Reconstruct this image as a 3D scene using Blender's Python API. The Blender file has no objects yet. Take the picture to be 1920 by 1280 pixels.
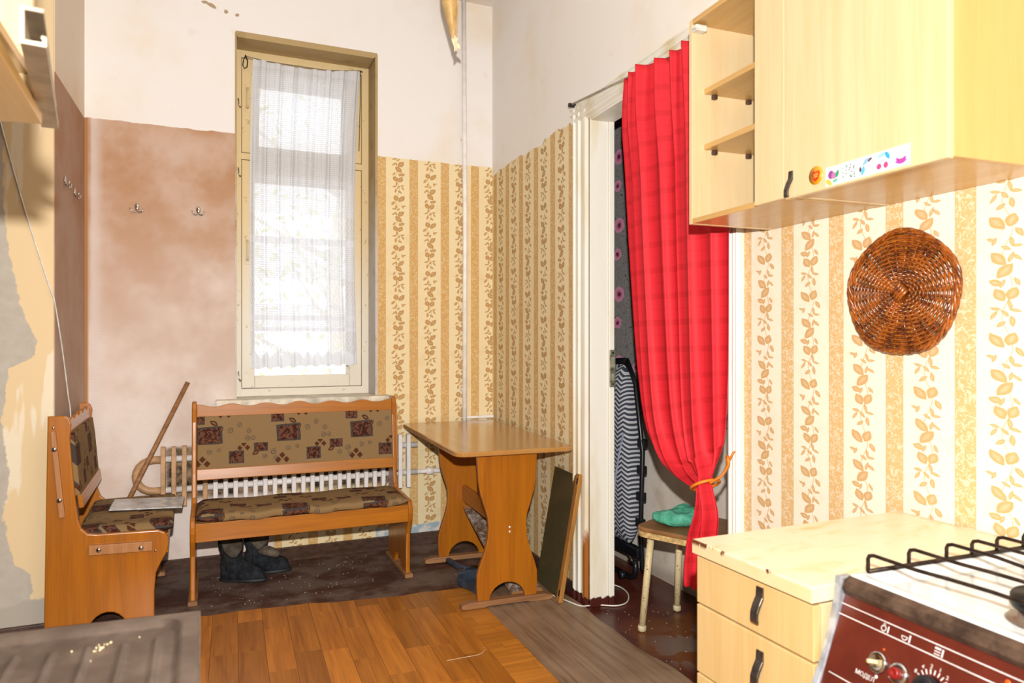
import bpy, bmesh, math, random
from mathutils import Vector, Matrix
PI = math.pi
random.seed(7)
SC = bpy.context.scene
COL = SC.collection

# ------------------------------------------------------------------ camera, world, lights, exposure
YAW = math.atan(582 / 1340)
cam_d = bpy.data.cameras.new('camera')
cam = bpy.data.objects.new('camera', cam_d)
COL.objects.link(cam)
cam.location = (0, 0, 1.28)
cam.rotation_euler = (PI / 2, 0, -YAW)
cam_d.sensor_width = 36
cam_d.lens = 1340 / 1920 * 36
cam_d.shift_y = -0.001
cam_d.clip_start = 0.02
cam_d.dof.use_dof = True
cam_d.dof.focus_distance = 3.6
cam_d.dof.aperture_fstop = 5.6
SC.camera = cam

world = bpy.data.worlds.new('world')
SC.world = world
world.use_nodes = True
bg = world.node_tree.nodes['Background']
bg.inputs[0].default_value = (0.93, 0.96, 1.0, 1)
bg.inputs[1].default_value = 2.4

def area_light(name, loc, rot, size, power, color=(1, 1, 1)):
    d = bpy.data.lights.new(name, 'AREA')
    d.shape = 'RECTANGLE'
    d.size, d.size_y = size
    d.energy = power
    d.color = color
    o = bpy.data.objects.new(name, d)
    COL.objects.link(o)
    o.location = loc
    o.rotation_euler = rot
    return o

# on-camera flash (hard) and the ceiling glow it bounces up to
fl = bpy.data.lights.new('camera_flash', 'POINT')
fl.energy = 122
fl.shadow_soft_size = 0.018
fl.use_nodes = True
_fo = fl.node_tree.nodes.new('ShaderNodeLightFalloff')
_fo.inputs['Strength'].default_value = 1.0
fl.node_tree.links.new(_fo.outputs['Linear'], fl.node_tree.nodes['Emission'].inputs['Strength'])
fl.color = (1.0, 0.985, 0.965)
flo = bpy.data.objects.new('camera_flash', fl)
COL.objects.link(flo)
flo.location = (0.0, -0.03, 1.495)
area_light('ceiling_bounce', (0.55, 1.9, 3.46), (0, 0, 0), (1.9, 3.0), 5, (1.0, 0.96, 0.9))

SC.view_settings.view_transform = 'Standard'
SC.view_settings.look = 'None'
SC.view_settings.gamma = 1
SC.view_settings.use_curve_mapping = False
SC.view_settings.exposure = 0.0
SC.cycles.use_denoising = True
SC.cycles.max_bounces = 10
SC.cycles.diffuse_bounces = 2
SC.cycles.transparent_max_bounces = 16
SC.cycles.sample_clamp_indirect = 6.0

# ------------------------------------------------------------------ node helpers
def srgb(h):
    h = h.lstrip('#')
    c = [int(h[i:i + 2], 16) / 255 for i in (0, 2, 4)]
    return tuple(x / 12.92 if x <= 0.04045 else ((x + 0.055) / 1.055) ** 2.4 for x in c) + (1,)

class NT:
    def __init__(s, name):
        s.mat = bpy.data.materials.new(name)
        s.mat.use_nodes = True
        s.t = s.mat.node_tree
        s.bsdf = s.t.nodes['Principled BSDF']
        s.out = s.t.nodes['Material Output']
    def link(s, a, b):
        s.t.links.new(a, b)
    def put(s, sock, v):
        if v is None:
            return
        if isinstance(v, bpy.types.NodeSocket):
            s.link(v, sock)
        elif isinstance(v, str):
            sock.default_value = srgb(v)
        else:
            sock.default_value = v
    def node(s, typ, ins=(), **props):
        n = s.t.nodes.new(typ)
        for k, v in props.items():
            setattr(n, k, v)
        for k, v in (ins.items() if isinstance(ins, dict) else enumerate(ins)):
            s.put(n.inputs[k], v)
        return n
    def m(s, op, a, b=None, c=None, clamp=False):
        n = s.node('ShaderNodeMath', [a, b, c], operation=op)
        n.use_clamp = clamp
        return n.outputs[0]
    def vm(s, op, a, b=None):
        n = s.node('ShaderNodeVectorMath', [a, b], operation=op)
        return n.outputs['Value'] if op in ('LENGTH', 'DOT_PRODUCT', 'DISTANCE') else n.outputs[0]
    def mix(s, f, a, b, blend='MIX'):
        n = s.node('ShaderNodeMix', data_type='RGBA', blend_type=blend)
        s.put(n.inputs[0], f)
        s.put(n.inputs[6], a)
        s.put(n.inputs[7], b)
        return n.outputs[2]
    def coords(s, kind='Object'):
        return s.node('ShaderNodeTexCoord').outputs[kind]
    def sep(s, v):
        n = s.node('ShaderNodeSeparateXYZ', [v])
        return n.outputs[0], n.outputs[1], n.outputs[2]
    def comb(s, x=0.0, y=0.0, z=0.0):
        return s.node('ShaderNodeCombineXYZ', [x, y, z]).outputs[0]
    def mapping(s, v, loc=(0, 0, 0), rot=(0, 0, 0), scale=(1, 1, 1), typ='POINT'):
        n = s.node('ShaderNodeMapping', vector_type=typ)
        s.put(n.inputs['Vector'], v)
        n.inputs['Location'].default_value = loc
        n.inputs['Rotation'].default_value = rot
        n.inputs['Scale'].default_value = scale
        return n.outputs[0]
    def noise(s, v=None, scale=5.0, detail=3.0, rough=0.55, dist=0.0):
        n = s.node('ShaderNodeTexNoise')
        if v is not None:
            s.link(v, n.inputs['Vector'])
        n.inputs['Scale'].default_value = scale
        n.inputs['Detail'].default_value = detail
        n.inputs['Roughness'].default_value = rough
        n.inputs['Distortion'].default_value = dist
        return n.outputs[0]
    def step(s, x, lo, hi):
        n = s.node('ShaderNodeMapRange', interpolation_type='SMOOTHSTEP')
        s.put(n.inputs[0], x)
        s.put(n.inputs[1], lo)
        s.put(n.inputs[2], hi)
        return n.outputs[0]
    def bump(s, h, strength=0.3, dist=0.01):
        n = s.node('ShaderNodeBump')
        n.inputs['Strength'].default_value = strength
        n.inputs['Distance'].default_value = dist
        s.put(n.inputs['Height'], h)
        s.link(n.outputs[0], s.bsdf.inputs['Normal'])
    def fin(s, color=None, rough=0.5, metal=0.0, spec=0.5, **kw):
        b = s.bsdf.inputs
        s.put(b['Base Color'], color)
        s.put(b['Roughness'], rough)
        s.put(b['Metallic'], metal)
        s.put(b['Specular IOR Level'], spec)
        for k, v in kw.items():
            s.put(b[k.replace('_', ' ')], v)
        return s.mat
    # small printed shapes: ellipse / leaf / box distance fields on a 2D vector, inside when < 1
    def local(s, v, cx, cy, ang, lx, ly):
        return s.mapping(v, (cx, cy, 0), (0, 0, ang), (lx, ly, 1), 'TEXTURE')
    def ell(s, v, cx, cy, ang, lx, ly):
        return s.vm('LENGTH', s.local(v, cx, cy, ang, lx, ly))
    def leaf(s, v, cx, cy, ang, lx, ly):
        x, y, _ = s.sep(s.local(v, cx, cy, ang, lx, ly))
        return s.m('ADD', s.m('MULTIPLY', x, x), s.m('ABSOLUTE', y))
    def box(s, v, cx, cy, ang, lx, ly):
        x, y, _ = s.sep(s.vm('ABSOLUTE', s.local(v, cx, cy, ang, lx, ly)))
        return s.m('MAXIMUM', x, y)
    def union(s, ds):
        r = ds[0]
        for d in ds[1:]:
            r = s.m('MINIMUM', r, d)
        return r

def simple(name, color, rough=0.5, metal=0.0, var=0.06, scale=20, spec=0.5, bump=0.0, **kw):
    t = NT(name)
    c = t.coords()
    n = t.noise(c, scale, 4)
    col = srgb(color)
    dark = tuple(max(0, x * (1 - 3 * var)) for x in col[:3]) + (1,)
    lite = tuple(min(1, x * (1 + 2 * var)) for x in col[:3]) + (1,)
    cc = t.mix(t.step(n, 0.3, 0.7), dark, lite)
    if bump:
        t.bump(n, bump, 0.004)
    return t.fin(cc, rough, metal, spec, **kw)

def wood(name, base, dark, axis=0, rough=0.35, grain=1.0, bands=0.0, spec=0.5, rand=0.0, coat=0.0):
    t = NT(name)
    c = t.coords()
    if rand:
        r = t.node('ShaderNodeObjectInfo').outputs['Random']
        c = t.vm('ADD', c, t.comb(t.m('MULTIPLY', r, 37.0), t.m('MULTIPLY', r, 91.0), 0.0))
    sc = [26.0, 26.0, 26.0]
    sc[axis] = 1.6
    g = t.noise(t.mapping(c, scale=sc), 1.0, 5, 0.6, 0.6)
    sc2 = [150.0, 150.0, 150.0]
    sc2[axis] = 5.0
    g2 = t.noise(t.mapping(c, scale=sc2), 1.0, 2)
    f = t.m('ADD', t.m('MULTIPLY', t.step(g, 0.3, 0.72), 0.65 * grain), t.m('MULTIPLY', t.step(g2, 0.35, 0.7), 0.3 * grain), clamp=True)
    col = t.mix(f, base, dark)
    if bands:
        a = [0, 1, 2]
        a.remove(axis)
        v = t.sep(c)[a[0]]
        w = t.node('ShaderNodeTexWhiteNoise', noise_dimensions='1D')
        t.put(w.inputs['W'], t.m('FLOOR', t.m('DIVIDE', v, bands)))
        col = t.mix(t.m('MULTIPLY', w.outputs[0], 0.42), col, t.mix(0.6, dark, '#d88a1c'))
    if rand:
        hs = t.node('ShaderNodeHueSaturation')
        t.put(hs.inputs['Color'], col)
        t.put(hs.inputs['Value'], t.m('ADD', 1.0 - rand, t.m('MULTIPLY', r, 2 * rand)))
        col = hs.outputs[0]
    return t.fin(col, t.m('ADD', rough - 0.06, t.m('MULTIPLY', g, 0.12)), 0, spec, Coat_Weight=coat, Coat_Roughness=0.15)

# ------------------------------------------------------------------ printed papers
def wallpaper_nodes(t, u, v, period, start, band, vper, tone):
    """striped paper with a climbing leaf vine; returns a colour socket. tone = (paper, band, leaf)"""
    wob = t.noise(t.comb(u, v, 0.0), 30.0, 2)
    fu = t.m('MODULO', t.m('ADD', t.m('SUBTRACT', u, start), 50 * period), period)
    fv = t.m('MODULO', t.m('ADD', v, t.m('ADD', 20 * vper, t.m('MULTIPLY', t.m('FLOOR', t.m('DIVIDE', t.m('ADD', t.m('SUBTRACT', u, start), 50 * period), period)), vper * 0.5))), vper)
    cu = t.m('DIVIDE', t.m('SUBTRACT', fu, (period + band) / 2), 1.42 * period / 0.197)
    cv = t.m('DIVIDE', fv, vper / 0.26)
    jit = t.m('MULTIPLY', t.m('SUBTRACT', wob, 0.5), 0.006)
    p = t.comb(t.m('ADD', cu, jit), t.m('SUBTRACT', cv, jit), 0.0)
    R = math.radians
    L = [  # (x, y, angle, half length, half width)
        (-.007, .243, 110, .016, .012), (.017, .240, 52, .021, .011), (-.019, .215, 60, .013, .006),
        (.021, .200, -70, .010, .004), (.027, .204, 20, .009, .004), (-.007, .195, 80, .012, .004),
        (-.015, .186, 5, .010, .004), (.002, .184, 40, .010, .004), (-.016, .160, 45, .011, .004), (-.006, .162, -75, .012, .004),
        (.014, .161, 48, .020, .011), (.004, .133, -50, .021, .012), (-.015, .108, 60, .011, .004), (.019, .108, 20, .013, .008),
        (.008, .105, -70, .010, .004), (-.009, .083, 115, .016, .011), (.012, .081, 62, .017, .011),
        (-.004, .058, 80, .014, .004), (-.013, .045, 15, .011, .004), (.004, .040, 50, .011, .004), (.020, .050, 15, .010, .004),
        (.022, .036, -60, .012, .004), (-.008, .022, 80, .013, .005), (.010, .016, -40, .011, .005)]
    d = t.union([t.leaf(p, x, y, R(a), l, w) for x, y, a, l, w in L])
    stem = t.m('DIVIDE', t.m('ABSOLUTE', t.m('SUBTRACT', t.sep(p)[0], t.m('MULTIPLY', t.m('SINE', t.m('MULTIPLY', cv, 2 * PI / 0.13)), 0.008))), 0.0011)
    mask = t.m('MAXIMUM', t.m('SUBTRACT', 1.0, t.step(d, 0.85, 1.05)), t.m('MULTIPLY', t.m('SUBTRACT', 1.0, t.step(stem, 0.7, 1.3)), 0.7))
    shade = t.m('ADD', 0.72, t.m('MULTIPLY', t.step(d, 0.0, 0.7), 0.23))
    n1 = t.noise(t.comb(u, v, 0.0), 9.0, 3)
    paper = t.mix(t.m('MULTIPLY', t.step(n1, 0.5, 0.75), 0.35), tone[0], t.mix(0.5, tone[0], tone[1]))
    ib = t.m('MULTIPLY', t.m('LESS_THAN', fu, band), 1.0)
    scr = t.noise(t.comb(t.m('MULTIPLY', u, 1.0), v, 0.0), 75.0, 3, 0.6, 1.6)
    bandc = t.mix(t.step(scr, 0.46, 0.62), tone[1], t.mix(0.45, tone[0], tone[1]))
    edge = t.m('LESS_THAN', t.m('ABSOLUTE', t.m('SUBTRACT', t.m('ABSOLUTE', t.m('SUBTRACT', fu, band / 2)), band / 2 + 0.0005)), 0.0016)
    col = t.mix(t.m('MULTIPLY', mask, shade), paper, tone[2])
    col = t.mix(ib, col, bandc)
    return t.mix(t.m('MULTIPLY', edge, 0.6), col, tone[2])

def plaster_nodes(t, p, white='#f0eae4', stain='#e9d3b4'):
    n = t.noise(p, 1.3, 4, 0.6)
    n2 = t.noise(p, 9.0, 4, 0.6)
    c = t.mix(t.m('MULTIPLY', t.step(n, 0.45, 0.75), 0.65), white, stain)
    return t.mix(t.m('MULTIPLY', t.step(n2, 0.62, 0.8), 0.22), c, '#c9ab84')

def weave_nodes(t, u, v, p, edge=False):
    a = t.m('SINE', t.m('MULTIPLY', t.m('ADD', u, t.m('MULTIPLY', v, 0.5)), 2 * PI / 0.0085))
    b = t.m('SINE', t.m('MULTIPLY', v, 2 * PI / 0.0085))
    w = t.m('MULTIPLY', a, b)
    fade = t.noise(p, 2.6, 4, 0.6)
    low = t.m('SUBTRACT', 1.0, t.step(v, 0.9, 2.45))
    f = t.m('ADD', t.m('MULTIPLY', t.step(fade, 0.32, 0.72), 0.45), t.m('MULTIPLY', low, 0.62), clamp=True)
    c = t.mix(f, '#b98860', '#eee0d6')
    if edge:
        c = t.mix(t.m('MULTIPLY', t.m('MULTIPLY', t.step(u, -0.555, -0.545), t.m('SUBTRACT', 1.0, t.step(u, -0.54, -0.48))), 0.6), c, '#e2d6cf')
        c = t.mix(t.m('SUBTRACT', 1.0, t.step(u, -0.570, -0.556)), c, '#ad7b4e')
    return t.mix(t.m('MULTIPLY', t.step(w, -0.2, 0.8), 0.3), c, '#8f6342'), w

PAPER_BACK = ('#eed9ac', '#d0a25f', '#bb8d50')
PAPER_NEAR = ('#f6ecd4', '#deb67a', '#d2a466')

def mat_wall_back():
    t = NT('wall_back_papers')
    p = t.coords()
    u, _, v = t.sep(p)
    pl = plaster_nodes(t, p)
    wp = wallpaper_nodes(t, u, v, 0.2095, 1.012, 0.054, 0.315, PAPER_BACK)
    br, w = weave_nodes(t, u, v, p, True)
    rag = t.m('MULTIPLY', t.m('SUBTRACT', t.noise(p, 14.0, 3), 0.5), 0.03)
    lower = t.mix(t.step(t.m('ADD', u, rag), 0.40, 0.402), br, wp)
    # dirty bare wall behind the radiator
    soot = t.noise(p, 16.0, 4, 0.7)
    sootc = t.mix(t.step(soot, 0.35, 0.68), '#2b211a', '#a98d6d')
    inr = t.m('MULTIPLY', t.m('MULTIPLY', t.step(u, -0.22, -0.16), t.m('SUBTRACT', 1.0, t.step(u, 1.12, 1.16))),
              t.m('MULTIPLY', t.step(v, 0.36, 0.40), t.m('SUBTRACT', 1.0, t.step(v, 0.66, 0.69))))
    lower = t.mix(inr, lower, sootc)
    base = t.mix(t.step(t.noise(p, 18.0, 3), 0.4, 0.6), '#9fb0b8', '#d8d2c6')
    lower = t.mix(t.m('MULTIPLY', t.step(u, 1.0, 1.01), t.m('SUBTRACT', 1.0, t.step(t.m('ADD', v, rag), 0.10, 0.105))), lower, base)
    top = t.m('ADD', t.m('SUBTRACT', 2.482, t.m('MULTIPLY', t.step(u, 0.5, 1.0), 0.045)), t.m('MULTIPLY', rag, 0.8))
    up = t.step(t.m('SUBTRACT', v, top), 0.0, 0.004)
    col = t.mix(up, lower, pl)
    chips = t.union([t.ell(t.comb(t.m('ADD', u, rag), t.m('ADD', v, rag), 0.0), x, z, a, l, w_) for x, z, a, l, w_ in
                     [(-.02, 3.30, 0, .012, .012), (.015, 3.22, 0, .016, .010), (.05, 3.205, -.5, .03, .010), (.135, 3.19, 0, .012, .012), (.19, 3.175, 0, .010, .010), (-.055, 3.245, 0, .006, .006)]])
    col = t.mix(t.m('MULTIPLY', t.m('SUBTRACT', 1.0, t.step(chips, 0.8, 1.1)), 0.9), col, '#a98a63')
    h = t.m('ADD', t.m('MULTIPLY', t.m('MULTIPLY', w, t.m('SUBTRACT', 1.0, up)), 0.3), t.noise(p, 40.0, 3))
    t.bump(h, 0.12, 0.004)
    return t.fin(col, 0.8, 0, 0.25)

def mat_wall_right(far):
    t = NT('wall_right_papers_far' if far else 'wall_right_papers_near')
    p = t.coords()
    _, u, v = t.sep(p)
    pl = plaster_nodes(t, p, '#f8f1e8', '#f0dcbc')
    if far:
        wp = wallpaper_nodes(t, u, v, 0.236, 1.995, 0.062, 0.315, ('#f3e0b4', '#d2a463', '#b98a4e'))
    else:
        wp = wallpaper_nodes(t, u, v, 0.193, 0.068, 0.0515, 0.26, PAPER_NEAR)
    rag = t.m('MULTIPLY', t.m('SUBTRACT', t.noise(p, 7.0, 4), 0.5), 0.09)
    up = t.step(t.m('SUBTRACT', t.m('ADD', v, rag), 2.39), 0.0, 0.004)
    grime = t.noise(p, 3.0, 4)
    wp = t.mix(t.m('MULTIPLY', t.step(grime, 0.55, 0.8), 0.25), wp, '#c08a45')
    t.bump(t.noise(p, 40.0, 3), 0.1, 0.004)
    return t.fin(t.mix(up, wp, pl), 0.75, 0, 0.3)

def mat_return():
    t = NT('wall_return_brown')
    p = t.coords()
    _, u, v = t.sep(p)
    br, w = weave_nodes(t, u, v, p)
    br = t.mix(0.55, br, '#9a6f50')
    t.bump(t.m('MULTIPLY', w, 0.4), 0.12, 0.004)
    pl = plaster_nodes(t, p, '#ead9c4', '#dcbd94')
    return t.fin(t.mix(t.step(v, 2.477, 2.481), br, pl), 0.8, 0, 0.2)

def mat_cream():
    t = NT('wall_cream_torn')
    p = t.coords()
    u, _, v = t.sep(p)
    n = t.noise(p, 3.5, 5, 0.62)
    rp = t.node('ShaderNodeValToRGB')
    els = rp.color_ramp.elements
    prof = [(.253, .6), (.31, .25), (.43, .15), (.52, .08), (.664, .19), (.78, .14), (.946, .05), (1.158, .19), (1.205, .64), (1.275, .71), (1.37, .48), (1.463, .36), (1.6, .24), (1.79, .11), (1.9, .08)]
    while len(els) < len(prof):
        els.new(0.5)
    for e, (zz, b) in zip(els, prof):
        e.position = (zz - .2) / 1.8
        e.color = (b, b, b, 1)
    t.put(rp.inputs[0], t.m('DIVIDE', t.m('SUBTRACT', v, 0.2), 1.8))
    n3 = t.noise(p, 22.0, 4, 0.65)
    edge = t.m('SUBTRACT', t.m('ADD', t.m('DIVIDE', t.m('ADD', u, 0.805), 0.2), t.m('MULTIPLY', t.m('SUBTRACT', n3, 0.5), 0.22)), rp.outputs[0])
    torn = t.step(edge, -0.02, 0.02)
    grey = t.mix(t.noise(p, 30.0, 3), '#c9c0b2', '#b3a796')
    n2 = t.noise(t.mapping(p, scale=(9, 1, 1.6)), 1.0, 3)
    cream = t.mix(t.step(n2, 0.56, 0.6), '#e9cda0', '#f1e0c2')
    col = t.mix(torn, grey, cream)
    lowm = t.m('SUBTRACT', 1.0, t.step(t.m('ADD', v, t.m('MULTIPLY', t.m('SUBTRACT', n, 0.5), 0.25)), 0.13, 0.15))
    col = t.mix(lowm, col, '#b5aa9b')
    return t.fin(col, 0.8, 0, 0.2)

# ------------------------------------------------------------------ mesh helpers
class MB:
    def __init__(s):
        s.bm = bmesh.new()
    def box(s, x0, x1, y0, y1, z0, z1, bev=0.0, seg=2, M=None):
        v = [s.bm.verts.new((x, y, z)) for z in (z0, z1) for y in (y0, y1) for x in (x0, x1)]
        f = [s.bm.faces.new([v[i] for i in q]) for q in ((0, 2, 3, 1), (4, 5, 7, 6), (0, 1, 5, 4), (2, 6, 7, 3), (0, 4, 6, 2), (1, 3, 7, 5))]
        if M is not None:
            bmesh.ops.transform(s.bm, matrix=M, verts=v)
        if bev:
            es = list({e for q in f for e in q.edges})
            bmesh.ops.bevel(s.bm, geom=es, offset=bev, segments=seg, profile=0.5, affect='EDGES')
        return s
    def prism(s, pts, a0, a1, axis=1, bev=0.0, seg=2, M=None, inset=None):
        """outline pts (2D) extruded from a0 to a1 along axis; axis 0: pts=(y,z); 1: (x,z); 2: (x,y)"""
        def P(p, a):
            return {0: (a, p[0], p[1]), 1: (p[0], a, p[1]), 2: (p[0], p[1], a)}[axis]
        A = [s.bm.verts.new(P(p, a0)) for p in pts]
        B = [s.bm.verts.new(P(p, a1)) for p in pts]
        n = len(pts)
        fs = [s.bm.faces.new(A), s.bm.faces.new(B[::-1])]
        for i in range(n):
            fs.append(s.bm.faces.new((A[i], B[i], B[(i + 1) % n], A[(i + 1) % n])))
        bmesh.ops.recalc_face_normals(s.bm, faces=fs)
        if M is not None:
            bmesh.ops.transform(s.bm, matrix=M, verts=A + B)
        if bev:
            es = list({e for f in fs[:2] for e in f.edges})
            bmesh.ops.bevel(s.bm, geom=es, offset=bev, segments=seg, profile=0.5, affect='EDGES')
        return s
    def tube(s, pts, r, n=8, closed=False, caps=True):
        pts = [Vector(p) for p in pts]
        R = r if isinstance(r, (list, tuple)) else [r] * len(pts)
        rings = []
        N = len(pts)
        up = None
        for i, p in enumerate(pts):
            a = pts[i - 1] if (i > 0 or closed) else p
            b = pts[(i + 1) % N] if (i < N - 1 or closed) else p
            d = (b - a).normalized()
            if up is None:
                up = Vector((0, 0, 1)) if abs(d.z) < 0.9 else Vector((1, 0, 0))
            x = up - d * up.dot(d)
            if x.length < 1e-6:
                x = d.orthogonal()
            x.normalize()
            y = d.cross(x)
            up = x
            rings.append([s.bm.verts.new(p + (x * math.cos(2 * PI * k / n) + y * math.sin(2 * PI * k / n)) * R[i]) for k in range(n)])
        for i in range(N if closed else N - 1):
            A, B = rings[i], rings[(i + 1) % N]
            for k in range(n):
                s.bm.faces.new((A[k], A[(k + 1) % n], B[(k + 1) % n], B[k])).smooth = True
        if caps and not closed:
            s.bm.faces.new(rings[0][::-1])
            s.bm.faces.new(rings[-1])
        return s
    def lathe(s, prof, n=24, M=None, caps=True):
        rings = []
        for r, z in prof:
            rings.append([s.bm.verts.new((r * math.cos(2 * PI * k / n), r * math.sin(2 * PI * k / n), z)) for k in range(n)])
        for A, B in zip(rings, rings[1:]):
            for k in range(n):
                s.bm.faces.new((A[k], A[(k + 1) % n], B[(k + 1) % n], B[k])).smooth = True
        if caps:
            s.bm.faces.new(rings[0][::-1])
            s.bm.faces.new(rings[-1])
        if M is not None:
            bmesh.ops.transform(s.bm, matrix=M, verts=[v for r in rings for v in r])
        return s
    def grid(s, f, nu, nv, uvf=None, close_u=False):
        """surface f(i/nu, j/nv)"""
        V = [[s.bm.verts.new(f(i / nu, j / nv)) for j in range(nv + 1)] for i in range(nu if close_u else nu + 1)]
        lay = s.bm.loops.layers.uv.verify() if uvf else None
        K = len(V)
        for i in range(nu):
            for j in range(nv):
                ij = [(i, j), (i + 1, j), (i + 1, j + 1), (i, j + 1)]
                fc = s.bm.faces.new([V[a % K][b] for a, b in ij])
                fc.smooth = True
                if lay:
                    for l, (a, b) in zip(fc.loops, ij):
                        l[lay].uv = uvf(a / nu, b / nv)
        return s
    def loft(s, rings, caps=True):
        V = [[s.bm.verts.new(p) for p in r] for r in rings]
        for A, B in zip(V, V[1:]):
            n = len(A)
            for k in range(n):
                s.bm.faces.new((A[k], A[(k + 1) % n], B[(k + 1) % n], B[k])).smooth = True
        if caps:
            s.bm.faces.new(V[0][::-1])
            s.bm.faces.new(V[-1])
        return s

def smooth(P, k=6):
    n = (len(P) - 1) * k
    return [curve(P, i / n) for i in range(n + 1)]
def curve(P, t_):
    n = len(P) - 1
    f = min(t_ * n, n - 1e-6)
    i = int(f)
    f -= i
    p0, p1, p2, p3 = P[max(0, i - 1)], P[i], P[i + 1], P[min(n, i + 2)]
    return tuple(0.5 * (2 * b + (c - a) * f + (2 * a - 5 * b + 4 * c - d) * f * f + (3 * b - a - 3 * c + d) * f ** 3) for a, b, c, d in zip(p0, p1, p2, p3))

def link(name, mb, mat, parent=None, smooth=None, solid=0.0):
    me = bpy.data.meshes.new(name)
    bmesh.ops.recalc_face_normals(mb.bm, faces=mb.bm.faces)
    mb.bm.normal_update()
    mb.bm.to_mesh(me)
    mb.bm.free()
    o = bpy.data.objects.new(name, me)
    COL.objects.link(o)
    me.materials.append(mat)
    if parent is not None:
        o.parent = parent
    if smooth:
        for p in me.polygons:
            p.use_smooth = True
    if solid:
        md = o.modifiers.new('solid', 'SOLIDIFY')
        md.thickness = solid
        md.offset = 0
    return o

def thing(name, label, cat, loc=(0, 0, 0), rz=0.0, group=None):
    o = bpy.data.objects.new(name, None)
    COL.objects.link(o)
    o.location = loc
    o.rotation_euler = (0, 0, rz)
    o.empty_display_size = 0.05
    return tag(o, label, cat, group)

def tag(o, label, cat, group=None):
    o['label'] = label
    o['category'] = cat
    if group:
        o['group'] = group
    return o

def struct(o):
    o['kind'] = 'structure'
    return o

def sroot(name, loc=(0, 0, 0), rz=0.0):
    o = bpy.data.objects.new(name, None)
    COL.objects.link(o)
    o.location = loc
    o.rotation_euler = (0, 0, rz)
    return struct(o)

# right-hand wall frame: local y runs along the wall away from the camera, local x = 0 is the wall face, kitchen is x < 0
RZ = -math.atan(0.05)
WO = Vector((1.63, 1.2, 0))
WM = Matrix.Translation(WO) @ Matrix.Rotation(RZ, 4, 'Z')
def wp(x, y, z=0.0):
    return WM @ Vector((x, y, z))

# ------------------------------------------------------------------ shared materials
M = {}
M['honey'] = wood('honey_wood', '#b56a10', '#824506', 2, 0.32, 0.7, 0.085, coat=0.25)
M['honey_x'] = wood('honey_wood_lengthwise', '#ba721a', '#8a4d0c', 0, 0.3, 0.7, coat=0.3)
M['tabletop'] = wood('tabletop_veneer', '#c28d4c', '#a87337', 1, 0.2, 0.55, coat=0.4)
M['raw_wood'] = wood('raw_batten_wood', '#b97f4a', '#8f5a2c', 2, 0.55, 0.8)
M['foot_wood'] = wood('worn_foot_wood', '#a8764a', '#6e4728', 0, 0.6, 0.9)
M['cabinet'] = wood('yellow_cabinet_laminate', '#e9d0a2', '#dcb67c', 2, 0.32, 0.55)
M['cabinet_y'] = wood('yellow_cabinet_laminate_lengthwise', '#d9ae6c', '#c1904c', 1, 0.25, 0.5)
M['cabinet_side'] = wood('orange_yellow_cabinet_laminate', '#dcae6a', '#cb9850', 2, 0.32, 0.5)
M['drawer'] = wood('drawer_front_laminate', '#e2c085', '#d2a661', 2, 0.32, 0.55)
M['cabinet_edge'] = simple('cabinet_edge_banding', '#d3a75c', 0.45)
M['cream_paint'] = simple('cream_gloss_paint', '#ead9b4', 0.35, var=0.05, scale=8)
M['white_paint'] = simple('white_radiator_paint', '#f5ede7', 0.4, var=0.03, scale=14)
M['rust_paint'] = simple('tan_stained_radiator_paint', '#c79a6c', 0.5, var=0.1, scale=14)
M['steel'] = simple('brushed_steel', '#b9b1a8', 0.3, 1.0, 0.08, 40)
M['chrome'] = simple('chrome', '#d8d8d8', 0.12, 1.0, 0.03)
M['alu'] = simple('dull_aluminium', '#c6bca8', 0.42, 1.0, 0.06, 30)
M['black_metal'] = simple('black_painted_tube', '#15161a', 0.35, 0.0, 0.1)
M['iron'] = simple('burnt_iron', '#3a2c22', 0.5, 0.6, 0.2, 60)
M['handle'] = simple('grey_strap_handle_metal', '#5f554e', 0.38, 0.7, 0.12, 50)
M['peg'] = simple('brown_shelf_peg', '#4a352c', 0.45)
M['plastic_white'] = simple('white_cable', '#e4dfd4', 0.45)
M['brown_paint'] = simple('brown_skirting_paint', '#4d352b', 0.5, var=0.15, scale=25)

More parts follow.
